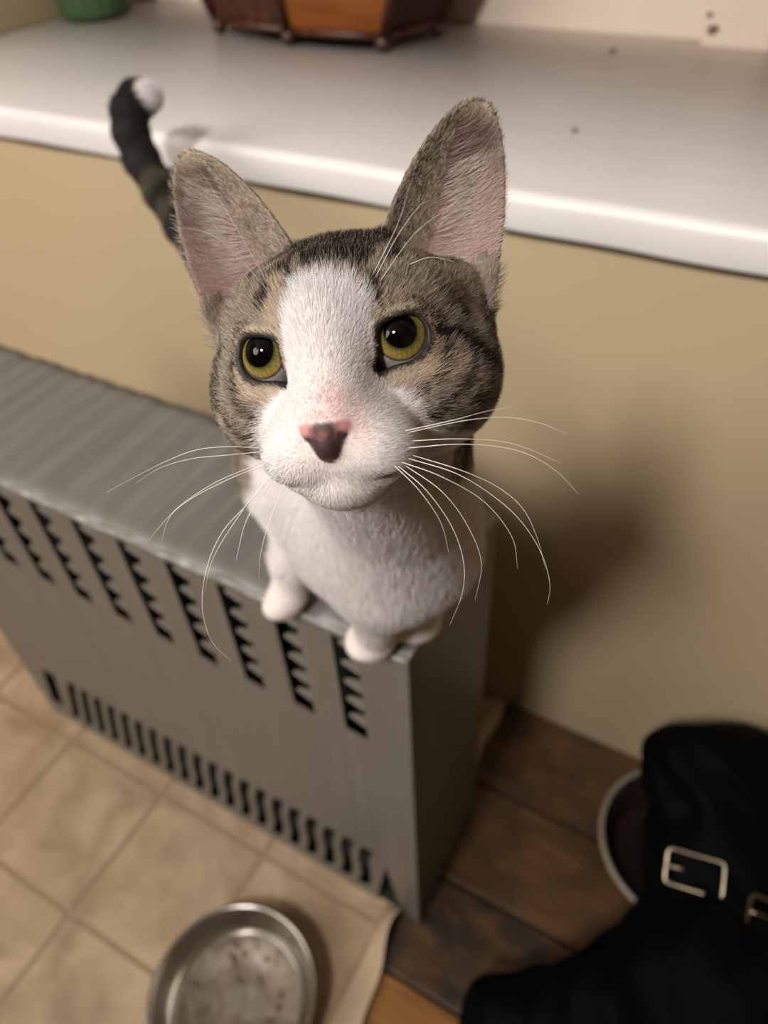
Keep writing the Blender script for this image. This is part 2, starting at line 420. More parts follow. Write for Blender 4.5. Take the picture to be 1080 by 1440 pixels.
def eye_uv(x, y, z, s):                                        # position across the eye opening: u outwards, v up
    c, a = EYE_C[s], EYE_A[s]
    U_ = np.cross(a, [0, 0, 1.0]); U_ /= np.linalg.norm(U_)
    if U_[0] * s < 0: U_ = -U_
    V_ = np.cross(U_, a); V_ = V_ if V_[2] > 0 else -V_
    x, y, z = x - c[0], y - c[1], z - c[2]
    return (x * U_[0] + y * U_[1] + z * U_[2], x * V_[0] + y * V_[1] + z * V_[2], x * a[0] + y * a[1] + z * a[2])
def eye_open(u, v):                                            # signed distance to the lid opening (mm)
    d = np.sqrt((u / 1.04) ** 2 + (v / 0.99) ** 2) - 8.0
    t = np.clip((-(u + 3) * 0.72 - (v + 3.5) * 0.69) / 9.2, 0, 1)   # inner corner runs down to the nose
    px, py = -3 - 0.72 * 9.2 * t, -3.5 - 0.69 * 9.2 * t
    d2 = np.sqrt((u - px) ** 2 + (v - py) ** 2) - (5.0 - 4.1 * t)
    return smax(smin(d, d2, 3.0), v - (6.2 + .20 * u), 2.5)
def head_sdf(x, y, z):
    d = s_ell(x, y, z, (0, 9, 6), (44, 46, 35))
    for s in (-1, 1):
        d = smin(d, s_ell(x, y, z, (s * 34, 6, -13), (21, 30, 25)), 14)
        d = smin(d, s_ell(x, y, z, (s * 21, -14, 13), (19, 21, 15)), 10)
        d = smin(d, s_ell(x, y, z, (s * 25, -18, -18), (18, 20, 17)), 14)
    for s in (-1, 1):
        d = smin(d, s_ell(x, y, z, (s * 40, 22, 10), (14, 16, 18)), 12)
    d = smin(d, s_cap(x, y, z, (0, -26, 14), (0, -50, -21), 17, 10.5), 12)
    d = smin(d, s_ell(x, y, z, (0, -30, -32), (22, 26, 20)), 12)
    for s in (-1, 1):
        d = smin(d, s_ell(x, y, z, (s * 11.5, -45, -34), (14.0, 13.5, 12)), 9)
    d = smin(d, s_ell(x, y, z, (0, -42, -46), (13, 12, 8.5)), 4)
    # mouth: a line under the pads and the cleft below the nose
    for s in (-1, 1):
        d = smax(d, -s_cap(x, y, z, (0, -60.5, -43), (s * 10, -57.5, -45.5), 2.0, 1.9), 2.0)
        d = smax(d, -s_cap(x, y, z, (s * 10, -57.5, -45.5), (s * 21, -46.5, -44), 1.9, 2.0), 2.0)
    d = smax(d, -s_cap(x, y, z, (0, -61, -36), (0, -61.5, -43), 1.2, 1.4), 2.5)
    # nose leather
    n = s_ell(x, y, z, (0, -56.5, -25.5), (8.6, 7, 5.2))
    n = smin(n, s_ell(x, y, z, (0, -57.5, -30.5), (4.6, 6, 5.5)), 3)
    d = smin(d, n, 2.5)
    for s in (-1, 1):
        d = smax(d, -s_ell(x, y, z, (s * 5.6, -62.3, -28.4), (2.6, 2.6, 1.3)), 1.2)
    # lids round the eyeballs, then the openings
    for s in (-1, 1):
        d = smin(d, s_ell(x, y, z, EYE_C[s], (13.0, 13.0, 13.0)), 5)
        u, v, w = eye_uv(x, y, z, s)
        d = smax(d, -np.maximum(eye_open(u, v), -w), 1.2)
    for s in (-1, 1):
        d = smin(d, s_ear(x, y, z, s), 5)
    return d
NECK0 = h2w((0, 22, -14))
TAIL = [(-.150, .085, .762), (-.195, .115, .777), (-.240, .145, .797), (-0.286, 0.171, 0.847), (-0.335, 0.201, 0.856), (-0.385, 0.233, 0.867), (-0.431, 0.261, 0.882), (-0.462, 0.285, 0.896), (-0.477, 0.304, 0.909), (-0.478, 0.319, 0.917), (-0.467, 0.322, 0.919)]
TAILR = [.017, .0155, .0145, .0145, .0148, .015, .0155, .016, .0165, .016, .0145]
def body_prims():                                               # (function, low corner, high corner, blend)
    P = []
    def ell(c, r, k, yaw=0.0):
        R = max(r); P.append((lambda x, y, z: s_ell(x, y, z, c, r, yaw), np.array(c) - R, np.array(c) + R, k))
    def cap(a, b, ra, rb, k):
        R = max(ra, rb); P.append((lambda x, y, z: s_cap(x, y, z, a, b, ra, rb), np.minimum(a, b) - R, np.maximum(a, b) + R, k))
    ell((-.004, .000, .800), (.050, .048, .064), .02, -.5)
    ell((-.018, .004, .766), (.049, .041, .043), .025, -.5)
    ell((-.044, -.003, .776), (.032, .033, .044), .03, -.5)
    cap(NECK0, (.008, -.020, .845), .042, .043, .03)
    cap((-.012, .004, .790), (-.105, .055, .765), .050, .054, .03)
    ell((-.125, .070, .752), (.060, .054, .056), .03, -.5)
    cap((-.004, -.024, .760), (-.0245, -.008, .674), .021, .0145, .02)        # forelegs
    cap((.022, .012, .770), (-.003, .022, .674), .021, .0145, .02)
    for c in ((-.0285, -.0085, .6650), (-.004, .024, .6645)):
        ell(c, (.0180, .0200, .0130), .008, -.35)
    cap((-.095, .035, .735), (-.108, .012, .700), .030, .017, .02)        # hind legs
    cap((-.108, .012, .700), (-.1115, .000, .668), .0165, .0135, .012)
    ell((-.1115, -.006, .664), (.0155, .020, .0125), .008, -.2)
    cap((-.105, .110, .735), (-.095, .125, .690), .030, .018, .02)
    ell((-.085, .128, .664), (.020, .0155, .0125), .008, -.2)
    for a, b, ra, rb in zip(TAIL[:-1], TAIL[1:], TAILR[:-1], TAILR[1:]):
        cap(a, b, ra, rb, .008)
    return P
def cat_sdf(x, y, z, prims):
    """full field on broadcastable world coordinates (metres)"""
    shp = np.broadcast(x, y, z).shape
    d = np.full(shp, .05, np.float32)
    for f, lo, hi, k in prims:
        d = smin(d, f(x, y, z).astype(np.float32), k)
    X, Y, Z = x - HC[0], y - HC[1], z - HC[2]
    hx = (X * HR[0, 0] + Y * HR[1, 0] + Z * HR[2, 0]) * 1000
    hy = (X * HR[0, 1] + Y * HR[1, 1] + Z * HR[2, 1]) * 1000
    hz = (X * HR[0, 2] + Y * HR[1, 2] + Z * HR[2, 2]) * 1000
    return smin(d, (head_sdf(hx, hy, hz) / 1000).astype(np.float32), .012)
# ------------------------------------------------------------------ cat: mesh
def field_mesh(fn, boxes, vox):
    """mesh of a signed field sampled on boxes that share one lattice"""
    grid = vdb.FloatGrid(.05)
    for lo, hi in boxes:
        i0 = np.floor(np.array(lo) / vox).astype(int); i1 = np.ceil(np.array(hi) / vox).astype(int)
        ax = [np.arange(i0[k], i1[k] + 1) * vox for k in range(3)]
        d = fn(ax[0][:, None, None], ax[1][None, :, None], ax[2][None, None, :], lo, hi)
        grid.copyFromArray(np.ascontiguousarray(d, np.float32), ijk=tuple(int(i) for i in i0))
    pts, quads = grid.convertToQuads(isovalue=0.0)
    return np.asarray(pts, float) * vox, np.asarray(quads)[:, ::-1]
PRIMS = body_prims()
def box_field(x, y, z, lo, hi):
    lo, hi = np.array(lo), np.array(hi)
    use = [q for q in PRIMS if np.all(q[1] - q[3] < hi) and np.all(q[2] + q[3] > lo)]
    if np.all(HC + .13 > lo) and np.all(HC - .13 < hi):
        return cat_sdf(x, y, z, use)
    d = np.full(np.broadcast(x, y, z).shape, .05, np.float32)
    for f, a, b, k in use: d = smin(d, f(x, y, z).astype(np.float32), k)
    return d
hd_lo, hd_hi = HC - np.array([.105, .085, .085]), HC + np.array([.105, .095, .115])
BOXES = [((hd_lo[0], hd_lo[1], hd_lo[2]), tuple(hd_hi)),
         ((-.215, -.100, .648), (.080, .200, hd_lo[2] + .004)),
         ((-.215, -.100, hd_lo[2]), (hd_lo[0] + .004, .200, .925)),
         ((hd_lo[0], hd_hi[1] - .004, hd_lo[2]), (.080, .200, .925)),
         ((-.540, .060, .730), (-.211, .345, .990))]
CV, CQ = field_mesh(box_field, BOXES, .0012)
CN = np.zeros_like(CV)
fn_ = np.cross(CV[CQ[:, 2]] - CV[CQ[:, 0]], CV[CQ[:, 3]] - CV[CQ[:, 1]])
for k in range(4): np.add.at(CN, CQ[:, k], fn_)
CN /= np.linalg.norm(CN, axis=1, keepdims=True) + 1e-12
if (CN[:2000] * (CV[:2000] - CV.mean(0))).sum() < 0 and False: CN = -CN
# make sure the faces look outwards (signed volume)
vol = (np.einsum('ij,ij->i', CV[CQ[:, 0]], np.cross(CV[CQ[:, 1]], CV[CQ[:, 2]])) + np.einsum('ij,ij->i', CV[CQ[:, 0]], np.cross(CV[CQ[:, 2]], CV[CQ[:, 3]]))).sum()
if vol < 0: CQ = CQ[:, ::-1]; CN = -CN

# ------------------------------------------------------------------ cat: coat pattern, read in the head's own frame
PATCH = {
    'white': [(-9.5,20.5),(-5.0,22.0),(0.4,23.0),(5.6,21.4),(10.4,19.9),(14.4,15.8),(16.5,10.2),(16.2,3.8),(15.0,-2.9),(13.9,-9.6),(15.3,-12.5),(18.9,-15.4),(24.7,-19.4),(28.0,-24.3),(29.9,-31.0),(40.0,-35.0),(54.0,-44.0),(80.0,-70.0),(90.0,-300.0),(-90.0,-300.0),(-70.0,-90.0),(-44.0,-50.0),(-36.0,-38.0),(-31.1,-28.7),(-28.3,-22.4),(-24.9,-17.9),(-19.1,-13.7),(-14.9,-10.6),(-13.7,-4.9),(-13.6,3.1),(-12.9,12.3),(-11.3,17.8)],
    'pink': [(-5.5,-19.0),(-1.6,-15.1),(3.9,-15.2),(7.8,-19.6),(9.3,-26.3),(8.5,-29.2),(3.2,-26.6),(-3.4,-25.8),(-8.0,-27.8),(-8.7,-25.3)],
    'eyeline_right': [(32.8,2.8),(38.1,1.6),(43.6,-2.1),(48.5,-6.7),(52.6,-11.2),(58.0,-17.0),(57.0,-21.0),(50.4,-14.9),(46.7,-10.3),(42.2,-5.9),(37.2,-2.2),(32.9,-0.4)],
    'cheek_right': [(39.3,-22.5),(45.2,-22.6),(56.0,-24.0),(56.0,-28.0),(46.4,-27.2),(41.1,-26.6)],
    'eyeline_left': [(-40.4,4.3),(-48.0,5.0),(-52.0,0.0),(-52.0,-22.0),(-46.0,-22.0),(-43.7,-16.0),(-43.0,-8.0),(-43.5,-2.0)],
    'crown': [(-18.5,45.2),(-10.0,52.0),(16.0,52.0),(22.0,46.0),(21.5,33.2),(17.6,27.2),(14.8,21.4),(11.5,20.7),(9.7,24.7),(6.9,21.7),(3.4,25.4),(1.1,22.9),(-1.7,25.3),(-4.3,21.9),(-6.3,25.6),(-11.2,35.1)],
    'stripe_a': [(-13.5,32.0),(-9.9,29.6),(-7.4,21.0),(-8.3,17.5),(-10.1,19.2),(-11.1,24.2)],
    'stripe_b': [(-19.1,21.7),(-15.7,20.3),(-18.3,15.5),(-21.5,12.3),(-22.5,15.8)],
    'stripe_c': [(15.8,19.9),(18.2,16.8),(18.7,8.1),(17.1,10.1),(15.3,15.7)],
    'stripe_d': [(20.5,42.6),(24.1,37.4),(24.5,25.4),(21.9,29.3)],
    'tan_left': [(-16.8,22.4),(-12.3,20.3),(-13.2,10.0),(-15.7,5.8),(-18.5,9.7),(-20.6,11.2)],
    'tan_under_left': [(-31.2,-8.3),(-23.3,-10.9),(-15.8,-11.7),(-18.3,-15.5),(-25.1,-15.4),(-31.7,-12.6)],
    'tan_under_right': [(15.3,-12.1),(21.9,-12.5),(31.5,-9.6),(42.9,-10.5),(43.7,-14.7),(30.8,-16.5),(21.5,-16.4)],
    'tan_right': [(17.4,12.8),(20.1,11.4),(17.2,4.8),(16.7,6.0)],
}

def poly_sd(px, pz, poly):                                        # signed distance (mm), negative inside
    P = np.array(poly); Q = np.roll(P, -1, 0)
    d = np.full(px.shape, 1e9); ins = np.zeros(px.shape, bool)
    for (ax, az), (bx_, bz) in zip(P, Q):
        ex, ez = bx_ - ax, bz - az; wx, wz = px - ax, pz - az
        t = np.clip((wx * ex + wz * ez) / (ex * ex + ez * ez + 1e-9), 0, 1)
        d = np.minimum(d, (wx - ex * t) ** 2 + (wz - ez * t) ** 2)
        c = ((az > pz) != (bz > pz)) & (px < ex * (pz - az) / (ez + 1e-12 * (ez == 0)) + ax)
        ins ^= c
    d = np.sqrt(d); return np.where(ins, -d, d)
def soft(d, w): return np.clip(.5 - d / w, 0, 1)
def vnoise(p, s, seed):                                           # cheap smooth value noise, 0..1
    q = p * s; i = np.floor(q).astype(np.int64); f = q - i; f = f * f * (3 - 2 * f)
    def h(a):
        n = (a[..., 0] * 73856093) ^ (a[..., 1] * 19349663) ^ (a[..., 2] * 83492791) ^ (seed * 2654435)
        n = (n ^ (n >> 13)) * 1274126177 & 0x7fffffff
        return ((n ^ (n >> 16)) & 0xffff) / 65535.0
    r = 0
    for dx in (0, 1):
        for dy in (0, 1):
            for dz in (0, 1):
                w = (f[..., 0] if dx else 1 - f[..., 0]) * (f[..., 1] if dy else 1 - f[..., 1]) * (f[..., 2] if dz else 1 - f[..., 2])
                r = r + w * h(i + np.array([dx, dy, dz]))
    return r
C_LIGHT, C_MID, C_DARK, C_BLACK = lin((208, 193, 175)), lin((136, 120, 102)), lin((48, 40, 34)), lin((26, 23, 21))
C_TAN, C_WHITE, C_PINK, C_EARPINK = lin((204, 180, 155)), lin((240, 237, 238)), lin((226, 190, 190)), lin((196, 156, 152))
BODY_AX = np.array([-.83, .55, 0])
TP = np.array(TAIL); TSEG = np.concatenate([[0], np.cumsum(np.linalg.norm(np.diff(TP, axis=0), axis=1))])
def tail_param(w):
    best = np.full(len(w), 1e9); par = np.zeros(len(w)); tan = np.zeros((len(w), 3)); cen = np.zeros((len(w), 3))
    for i in range(len(TP) - 1):
        a, b = TP[i], TP[i + 1]; e = b - a; L = np.linalg.norm(e)
        t = np.clip((w - a) @ e / (L * L), 0, 1); c = a + t[:, None] * e
        d = np.linalg.norm(w - c, axis=1); m = d < best
        best[m] = d[m]; par[m] = TSEG[i] + t[m] * L; tan[m] = e / L; cen[m] = c[m]
    return best, par, tan, cen
def coat(w, nrm):
    """everything the skin and the hairs need, at world points w"""
    n = len(w); h = w2h(w); x, y, z = h[:, 0], h[:, 1], h[:, 2]; hn = nrm @ HR
    R = {}
    head = (np.linalg.norm((h - [0, -3, 2]) / [68, 80, 68], axis=1) < 1) | ((z > 40) & (np.abs(x) < 85) & (y < 60))
    ear = np.zeros(n, int); inner = np.zeros(n); eu = np.zeros(n); ev = np.zeros(n)
    for s in (-1, 1):
        u, v, ww = ear_uvw(x, y, z, s); hw, ws, g = ear_sheet(u, v)
        on = (np.abs(ww - ws) / np.sqrt(1 + g * g) < 4.0) & (np.abs(u) < hw + 4) & (v > -6) & (x * s > 8)
        # front face of the sheet: normal towards -W
        fr = (hn @ EAR[s][3]) < 0
        m = on & (v > 1 - 6 * (np.abs(u) < 10)); ear[m] = s
        inner[m] = ((fr) & (u > -hw * .30 - (v - 25) * .12) & (u < hw - 1.0) & (v < EARL - 8))[m]; eu[m] = (u * 1.0)[m]; ev[m] = v[m]
    eye_d = np.full(n, 99.0)
    for s in (-1, 1):
        u, v, ww = eye_uv(x, y, z, s)
        d = np.where(ww > -1, eye_open(u, v), 99.0); eye_d = np.minimum(eye_d, d)
    front = y < 30
    sd = {k: poly_sd(x, z, q) for k, q in PATCH.items()}
    jit = (vnoise(h, .45, 3) - .5) * 4
    white = np.where(front, soft(sd['white'] + jit * .7, 2.2), 0.0)
    neckz = -30 - np.clip(y, 0, 60) * .35
    white = np.where(head & (y >= 30), soft(z - neckz + 14, 6), white)
    sax = (w - [-.02, 0, .8]) @ BODY_AX
    bwhite = np.clip((.100 - sax + (vnoise(w, 45, 5) - .5) * .03) / .01, 0, 1)
    legs = np.clip((.715 - w[:, 2] + (vnoise(w, 60, 9) - .5) * .02) / .008, 0, 1)
    bwhite = np.maximum(bwhite, legs)
    nape = np.clip((y - 34) / 6, 0, 1) * np.clip((z + 62) / 8, 0, 1)
    white = np.where(head, white, bwhite * (1 - nape))
    dark = np.zeros(n)
    for k, wd in (('crown', 2.5), ('stripe_a', 1.4), ('stripe_b', 1.6), ('stripe_c', 1.4), ('stripe_d', 2.0), ('eyeline_right', 1.2), ('eyeline_left', 1.2)):
        dark = np.maximum(dark, np.where(front, soft(sd[k] + jit * .3, wd), 0) * (.6 if k == 'eyeline_left' else .95 if k.startswith('eye') else .80 if k == 'crown' else .88))
    dark = np.maximum(dark, np.where(front, soft(sd['cheek_right'] + jit * .4, 2.5), 0) * .55)
    # mackerel streaks over crown, cheeks, nape
    streak = vnoise(h * [1.0, .35, .35], .22, 17)
    dark = np.maximum(dark, np.where(head & (z > 24), np.clip((streak - .48) * 5, 0, .85), 0))
    arc = np.sin(np.hypot(np.abs(x) - 20, z + 4) * .75 + 2.5 * vnoise(h, .08, 23))
    dark = np.maximum(dark, np.where(head & (np.abs(x) > 26) & (z < 12), np.clip((arc - .15) * .9, 0, .62), 0))
    tan = np.zeros(n)
    for k in ('tan_left', 'tan_right', 'tan_under_left', 'tan_under_right'):
        tan = np.maximum(tan, np.where(front, soft(sd[k] - .6, 3.0), 0))
    ring = np.where(eye_d < 4.2, np.clip((4.6 - eye_d) / 1.6, 0, 1), 0)
    tan = np.maximum(tan * .75, ring * .7)
    td, tpar, ttan, tcen = tail_param(w)
    tail = (td < .028) & (tpar > .050) & ~head
    tt = tpar / TSEG[-1]
    band = np.sin((tpar - .02) / .050 * 2 * math.pi)
    dark = np.where(tail, np.clip(.55 + .9 * band, .15, 1), dark)
    dark = np.where(tail & (tt > .74), 1.0, dark)
    tipside = (w - tcen) @ np.array([.87, .45, .10])
    white = np.where(tail, np.where(np.linalg.norm(w - (TP[-1] + np.array([.004, .002, .002])), axis=1) < .0185, 1.0, 0.0), white)
    body = ~head & ~tail
    bstripe = np.clip((np.sin(sax * 210 + 4 * vnoise(w, 30, 31)) - .1) * 1.2, 0, .75)
    dark = np.where(body, bstripe, dark)
    dark = np.where(ear != 0, np.where(inner > 0, 0, .22 + .3 * np.clip((vnoise(h, .3, 41) - .4) * 3, 0, 1)), dark)
    rim = np.where((ear != 0), np.clip((ev - 44) / 10, 0, 1), 0)
    tan = np.where((ear != 0) & (inner < .5), np.maximum(.25, rim * .7), tan)
    white = np.where(ear != 0, 0, white)
    tan = np.where(tail | body, 0, tan)
    R.update(h=h, head=head, ear=ear, inner=inner, eu=eu, ev=ev, eye_d=eye_d, white=white, dark=dark, tan=tan, tail=tail, body=body, ttan=ttan, tt=tt,
             pink=np.where(front & head, soft(sd['pink'] - 1.5, 8), 0), sax=sax)
    nose_d = smin(s_ell(x, y, z, (0, -56.5, -25.5), (8.6, 7, 5.2)), s_ell(x, y, z, (0, -57.5, -30.5), (4.6, 6, 5.5)), 3.0)
    mou = np.full(n, 99.0)
    for s in (-1, 1):
        mou = np.minimum(mou, s_cap(x, y, z, (0, -60.5, -43), (s * 10, -57.5, -45.5), 1.5, 1.4)); mou = np.minimum(mou, s_cap(x, y, z, (s * 10, -57.5, -45.5), (s * 21, -46.5, -44), 1.4, 1.6))
    R['mouth_d'] = np.minimum(mou, s_cap(x, y, z, (0, -61, -36), (0, -61.5, -43), 1.2, 1.4))
    R['nose_d'] = np.where((z > -37) & (z < -23.4), nose_d, 99)
    return R
def lerp(a, b, t): return a + (b - a) * t[:, None]
def skin_color(R):
    n = len(R['white'])
    c = np.tile(lin((118, 100, 82)), (n, 1))
    c = lerp(c, np.tile(lin((64, 54, 46)), (n, 1)), np.clip(R['dark'], 0, 1))
    c = np.where(R['tail'][:, None], c * .25, c)
    c = lerp(c, np.tile(C_TAN * .8, (n, 1)), R['tan'] * .8)
    c = lerp(c, np.tile(lin((228, 214, 208)), (n, 1)), R['white'])
    c = lerp(c, np.tile(C_PINK, (n, 1)), R['pink'] * .7)
    inn = R['inner'].astype(float)
    t = np.clip(R['ev'] / EARL, 0, 1)
    c = lerp(c, lerp(np.tile(lin((150, 112, 108)), (n, 1)), np.tile(lin((84, 66, 58)), (n, 1)), np.clip(t * 1.3, 0, 1)), inn)
    # lid margin: dark skin
    lid = np.clip((2.3 - R['eye_d']) / .8, 0, 1) * (R['eye_d'] < 9)
    c = lerp(c, np.tile(lin((34, 26, 22)), (n, 1)), lid)
    h = R['h']; nd = R['nose_d']
    ns = np.clip((.95 - nd) / .4, 0, 1) * np.clip((-22.8 - h[:, 2]) / 1.5, 0, 1)
    nosec = np.tile(lin((200, 140, 140)), (n, 1))
    dk = np.clip(1.2 - np.hypot(h[:, 0] / 4.6, (h[:, 2] + 25.5) / 6.0), 0, 1) * 1.5
    dk = np.maximum(dk, np.clip((-h[:, 2] - 27.5) / 2.0, 0, 1) * 1.1)
    nosec = lerp(nosec, np.tile(lin((48, 27, 22)), (n, 1)), np.clip(dk + (vnoise(h, .7, 51) - .5) * .4, 0, .97))
    nosec = lerp(nosec, np.tile(lin((150, 92, 84)), (n, 1)), np.clip(1 - np.hypot((h[:, 0] + .5) / 3.0, (h[:, 2] + 27.2) / 1.8), 0, 1) * .75)
    for s in (-1, 1):
        nos = np.clip(1.35 - np.sqrt(((h[:, 0] - s * 5.6) / 2.3) ** 2 + ((h[:, 2] + 28.6) / 1.2) ** 2), 0, 1)
        nosec = lerp(nosec, np.tile(lin((40, 22, 20)), (n, 1)), np.clip(nos * 1.4, 0, 1))
    c = lerp(c, nosec, ns)
    c = lerp(c, np.tile(lin((96, 66, 62)), (n, 1)), np.clip((.8 - R['mouth_d']) / .6, 0, 1) * (h[:, 2] < -35))  # shadow in the mouth groove, put into the skin colour
    # mouth line
    ml = (np.abs(h[:, 0]) < 20) & (h[:, 2] > -49) & (h[:, 2] < -41.5) & (h[:, 1] < -40)
    return c
RV = coat(CV, CN)
SC = skin_color(RV)

cat = empty('cat', (-.05, .04, .6525), 'brown tabby and white cat perched on the corner of the grey cover, looking up', 'cat')
mb = MatB('cat_skin', (200, 180, 170), .62)
vc = mb.n.new('ShaderNodeVertexColor'); vc.layer_name = 'coat'
nzs = mb.noise(420, 2); mb.color(mb.mix(.12, vc.outputs['Color'], mb.ramp(nzs, [(.3, (0, 0, 0)), (.7, (255, 255, 255))]), 'OVERLAY')).bump(nzs, .12, .0004)
M_SKIN = mb.m
me = bpy.data.meshes.new('body'); me.vertices.add(len(CV)); me.vertices.foreach_set('co', CV.ravel())
me.loops.add(len(CQ) * 4); me.loops.foreach_set('vertex_index', CQ.ravel().astype(np.int32))
me.polygons.add(len(CQ)); me.polygons.foreach_set('loop_start', np.arange(0, len(CQ) * 4, 4, dtype=np.int32)); me.polygons.foreach_set('loop_total', np.full(len(CQ), 4, np.int32))
me.update(calc_edges=True); me.validate()
at = me.color_attributes.new('coat', 'FLOAT_COLOR', 'POINT'); at.data.foreach_set('color', np.hstack([SC, np.ones((len(SC), 1))]).astype(np.float32).ravel())
smooth(me); body = link('body', me, M_SKIN, cat)

# ------------------------------------------------------------------ cat: eyes
def eye_material():
    mb = MatB('eye', (20, 20, 20), .05)
    sep = mb.n.new('ShaderNodeSeparateXYZ'); mb.l.new(mb.tc.outputs['Object'], sep.inputs[0])
    def math_(op, a, b=0.0):
        m = mb.n.new('ShaderNodeMath'); m.operation = op
        for i, v in enumerate((a, b)):
            if hasattr(v, 'links'): mb.l.new(v, m.inputs[i])
            else: m.inputs[i].default_value = v
        return m.outputs[0]
    x = math_('MULTIPLY', sep.outputs[0], 1000); y = math_('MULTIPLY', sep.outputs[1], 1000)
    r = math_('SQRT', math_('ADD', math_('MULTIPLY', math_('MULTIPLY', x, x), 1.10), math_('MULTIPLY', y, y)))
    ang = mb.n.new('ShaderNodeMath'); ang.operation = 'ARCTAN2'; mb.l.new(y, ang.inputs[0]); mb.l.new(x, ang.inputs[1])
    fib = mb.n.new('ShaderNodeTexNoise'); fib.noise_dimensions = '2D'; fib.inputs['Scale'].default_value = 1.0; fib.inputs['Detail'].default_value = 3
    cx = mb.n.new('ShaderNodeCombineXYZ'); mb.l.new(math_('MULTIPLY', ang.outputs[0], 9), cx.inputs[0]); mb.l.new(math_('MULTIPLY', r, .5), cx.inputs[1])
    mb.l.new(cx.outputs[0], fib.inputs['Vector'])
    rr = math_('ADD', math_('DIVIDE', r, 12.0), math_('MULTIPLY', math_('SUBTRACT', fib.outputs['Fac'], .5), .012))
    col = mb.ramp(rr, [(.465, (4, 4, 4)), (.485, (58, 56, 26)), (.545, (112, 108, 54)), (.62, (148, 128, 68)), (.70, (164, 136, 80)), (.735, (120, 98, 58)), (.755, (60, 48, 36)), (.785, (168, 160, 158)), (.9, (176, 160, 156))])
    fibc = mb.ramp(fib.outputs['Fac'], [(.3, (150, 150, 150)), (.7, (255, 255, 255))])
    mb.color(mb.mix(.5, col, fibc, 'MULTIPLY'))
    mb.b.inputs['Coat Weight'].default_value = 1.0; mb.b.inputs['Coat Roughness'].default_value = .015; mb.b.inputs['Roughness'].default_value = .4; mb.b.inputs['Specular IOR Level'].default_value = 0.0; mb.b.inputs['Coat IOR'].default_value = 1.38
    return mb.m
M_EYE = eye_material()
GAZE = {-1: np.array([-.25, -1.0, .24]), 1: np.array([.22, -1.0, .24])}
for s in (-1, 1):
    g = HR @ (GAZE[s] / np.linalg.norm(GAZE[s])); up = HR @ np.array([0, 0, 1.0])
    xa = np.cross(up, g); xa /= np.linalg.norm(xa); ya = np.cross(g, xa)
    vs, fs = [], []; nr, ns_ = 40, 64
    for i in range(nr + 1):
        th = math.pi * i / nr
        for k in range(ns_):
            a = 2 * math.pi * k / ns_
            rad = .0115 + .0008 * math.exp(-(th / .42) ** 2)
            vs.append((rad * math.sin(th) * math.cos(a), rad * math.sin(th) * math.sin(a), rad * math.cos(th)))
    for i in range(nr):
        for k in range(ns_): fs.append((i * ns_ + k, (i + 1) * ns_ + k, (i + 1) * ns_ + (k + 1) % ns_, i * ns_ + (k + 1) % ns_))
    eo = mesh_py('eye', vs, fs, M_EYE, None, True)
    M4 = Matrix(((xa[0], ya[0], g[0], 0), (xa[1], ya[1], g[1], 0), (xa[2], ya[2], g[2], 0), (0, 0, 0, 1)))
    eo.matrix_world = Matrix.Translation(Vector(h2w(EYE_C[s]))) @ M4
    eo.parent = cat; eo.matrix_parent_inverse = Matrix.Translation(cat.location).inverted()
    eo['label'] = 'yellow green eye with a wide black pupil'

# ------------------------------------------------------------------ cat: fur
mb = MatB('fur', (200, 190, 180), .55); va = mb.n.new('ShaderNodeAttribute'); va.attribute_name = 'tint'; va.attribute_type = 'GEOMETRY'
mb.color(va.outputs['Color']); mb.b.inputs['Specular IOR Level'].default_value = .35; M_FUR = mb.m
def make_curves(name, P, rad, colr, mat, parent, kind='stuff'):
    n, m, _ = P.shape
    cu = bpy.data.hair_curves.new(name); cu.add_curves([m] * n)
    cu.attributes['position'].data.foreach_set('vector', P.astype(np.float32).ravel())
    ra = cu.attributes.get('radius') or cu.attributes.new('radius', 'FLOAT', 'POINT')
    ra.data.foreach_set('value', rad.astype(np.float32).ravel())
    ca = cu.attributes.new('tint', 'FLOAT_COLOR', 'POINT')
    ca.data.foreach_set('color', np.concatenate([colr, np.ones((n, m, 1))], 2).astype(np.float32).ravel())
    cu.materials.append(mat)
    o = bpy.data.objects.new(name, cu); COL.objects.link(o); o.parent = parent; o.matrix_parent_inverse = Matrix.Translation(parent.location).inverted()
    o['kind'] = kind; return o
def grow(count, weight, seed):
    r = np.random.default_rng(seed)
    T = np.vstack([CQ[:, [0, 1, 2]], CQ[:, [0, 2, 3]]])
    a, b, c = CV[T[:, 0]], CV[T[:, 1]], CV[T[:, 2]]
    area = np.linalg.norm(np.cross(b - a, c - a), axis=1) / 2 * weight[T].mean(1)
    idx = r.choice(len(T), count, p=area / area.sum())
    u, v = r.random(count), r.random(count); fl = u + v > 1; u[fl], v[fl] = 1 - u[fl], 1 - v[fl]
    T = T[idx]; w0 = (1 - u - v)[:, None]; u, v = u[:, None], v[:, None]
    p = CV[T[:, 0]] * w0 + CV[T[:, 1]] * u + CV[T[:, 2]] * v
    n = CN[T[:, 0]] * w0 + CN[T[:, 1]] * u + CN[T[:, 2]] * v
    return p, n / (np.linalg.norm(n, axis=1, keepdims=True) + 1e-12), r
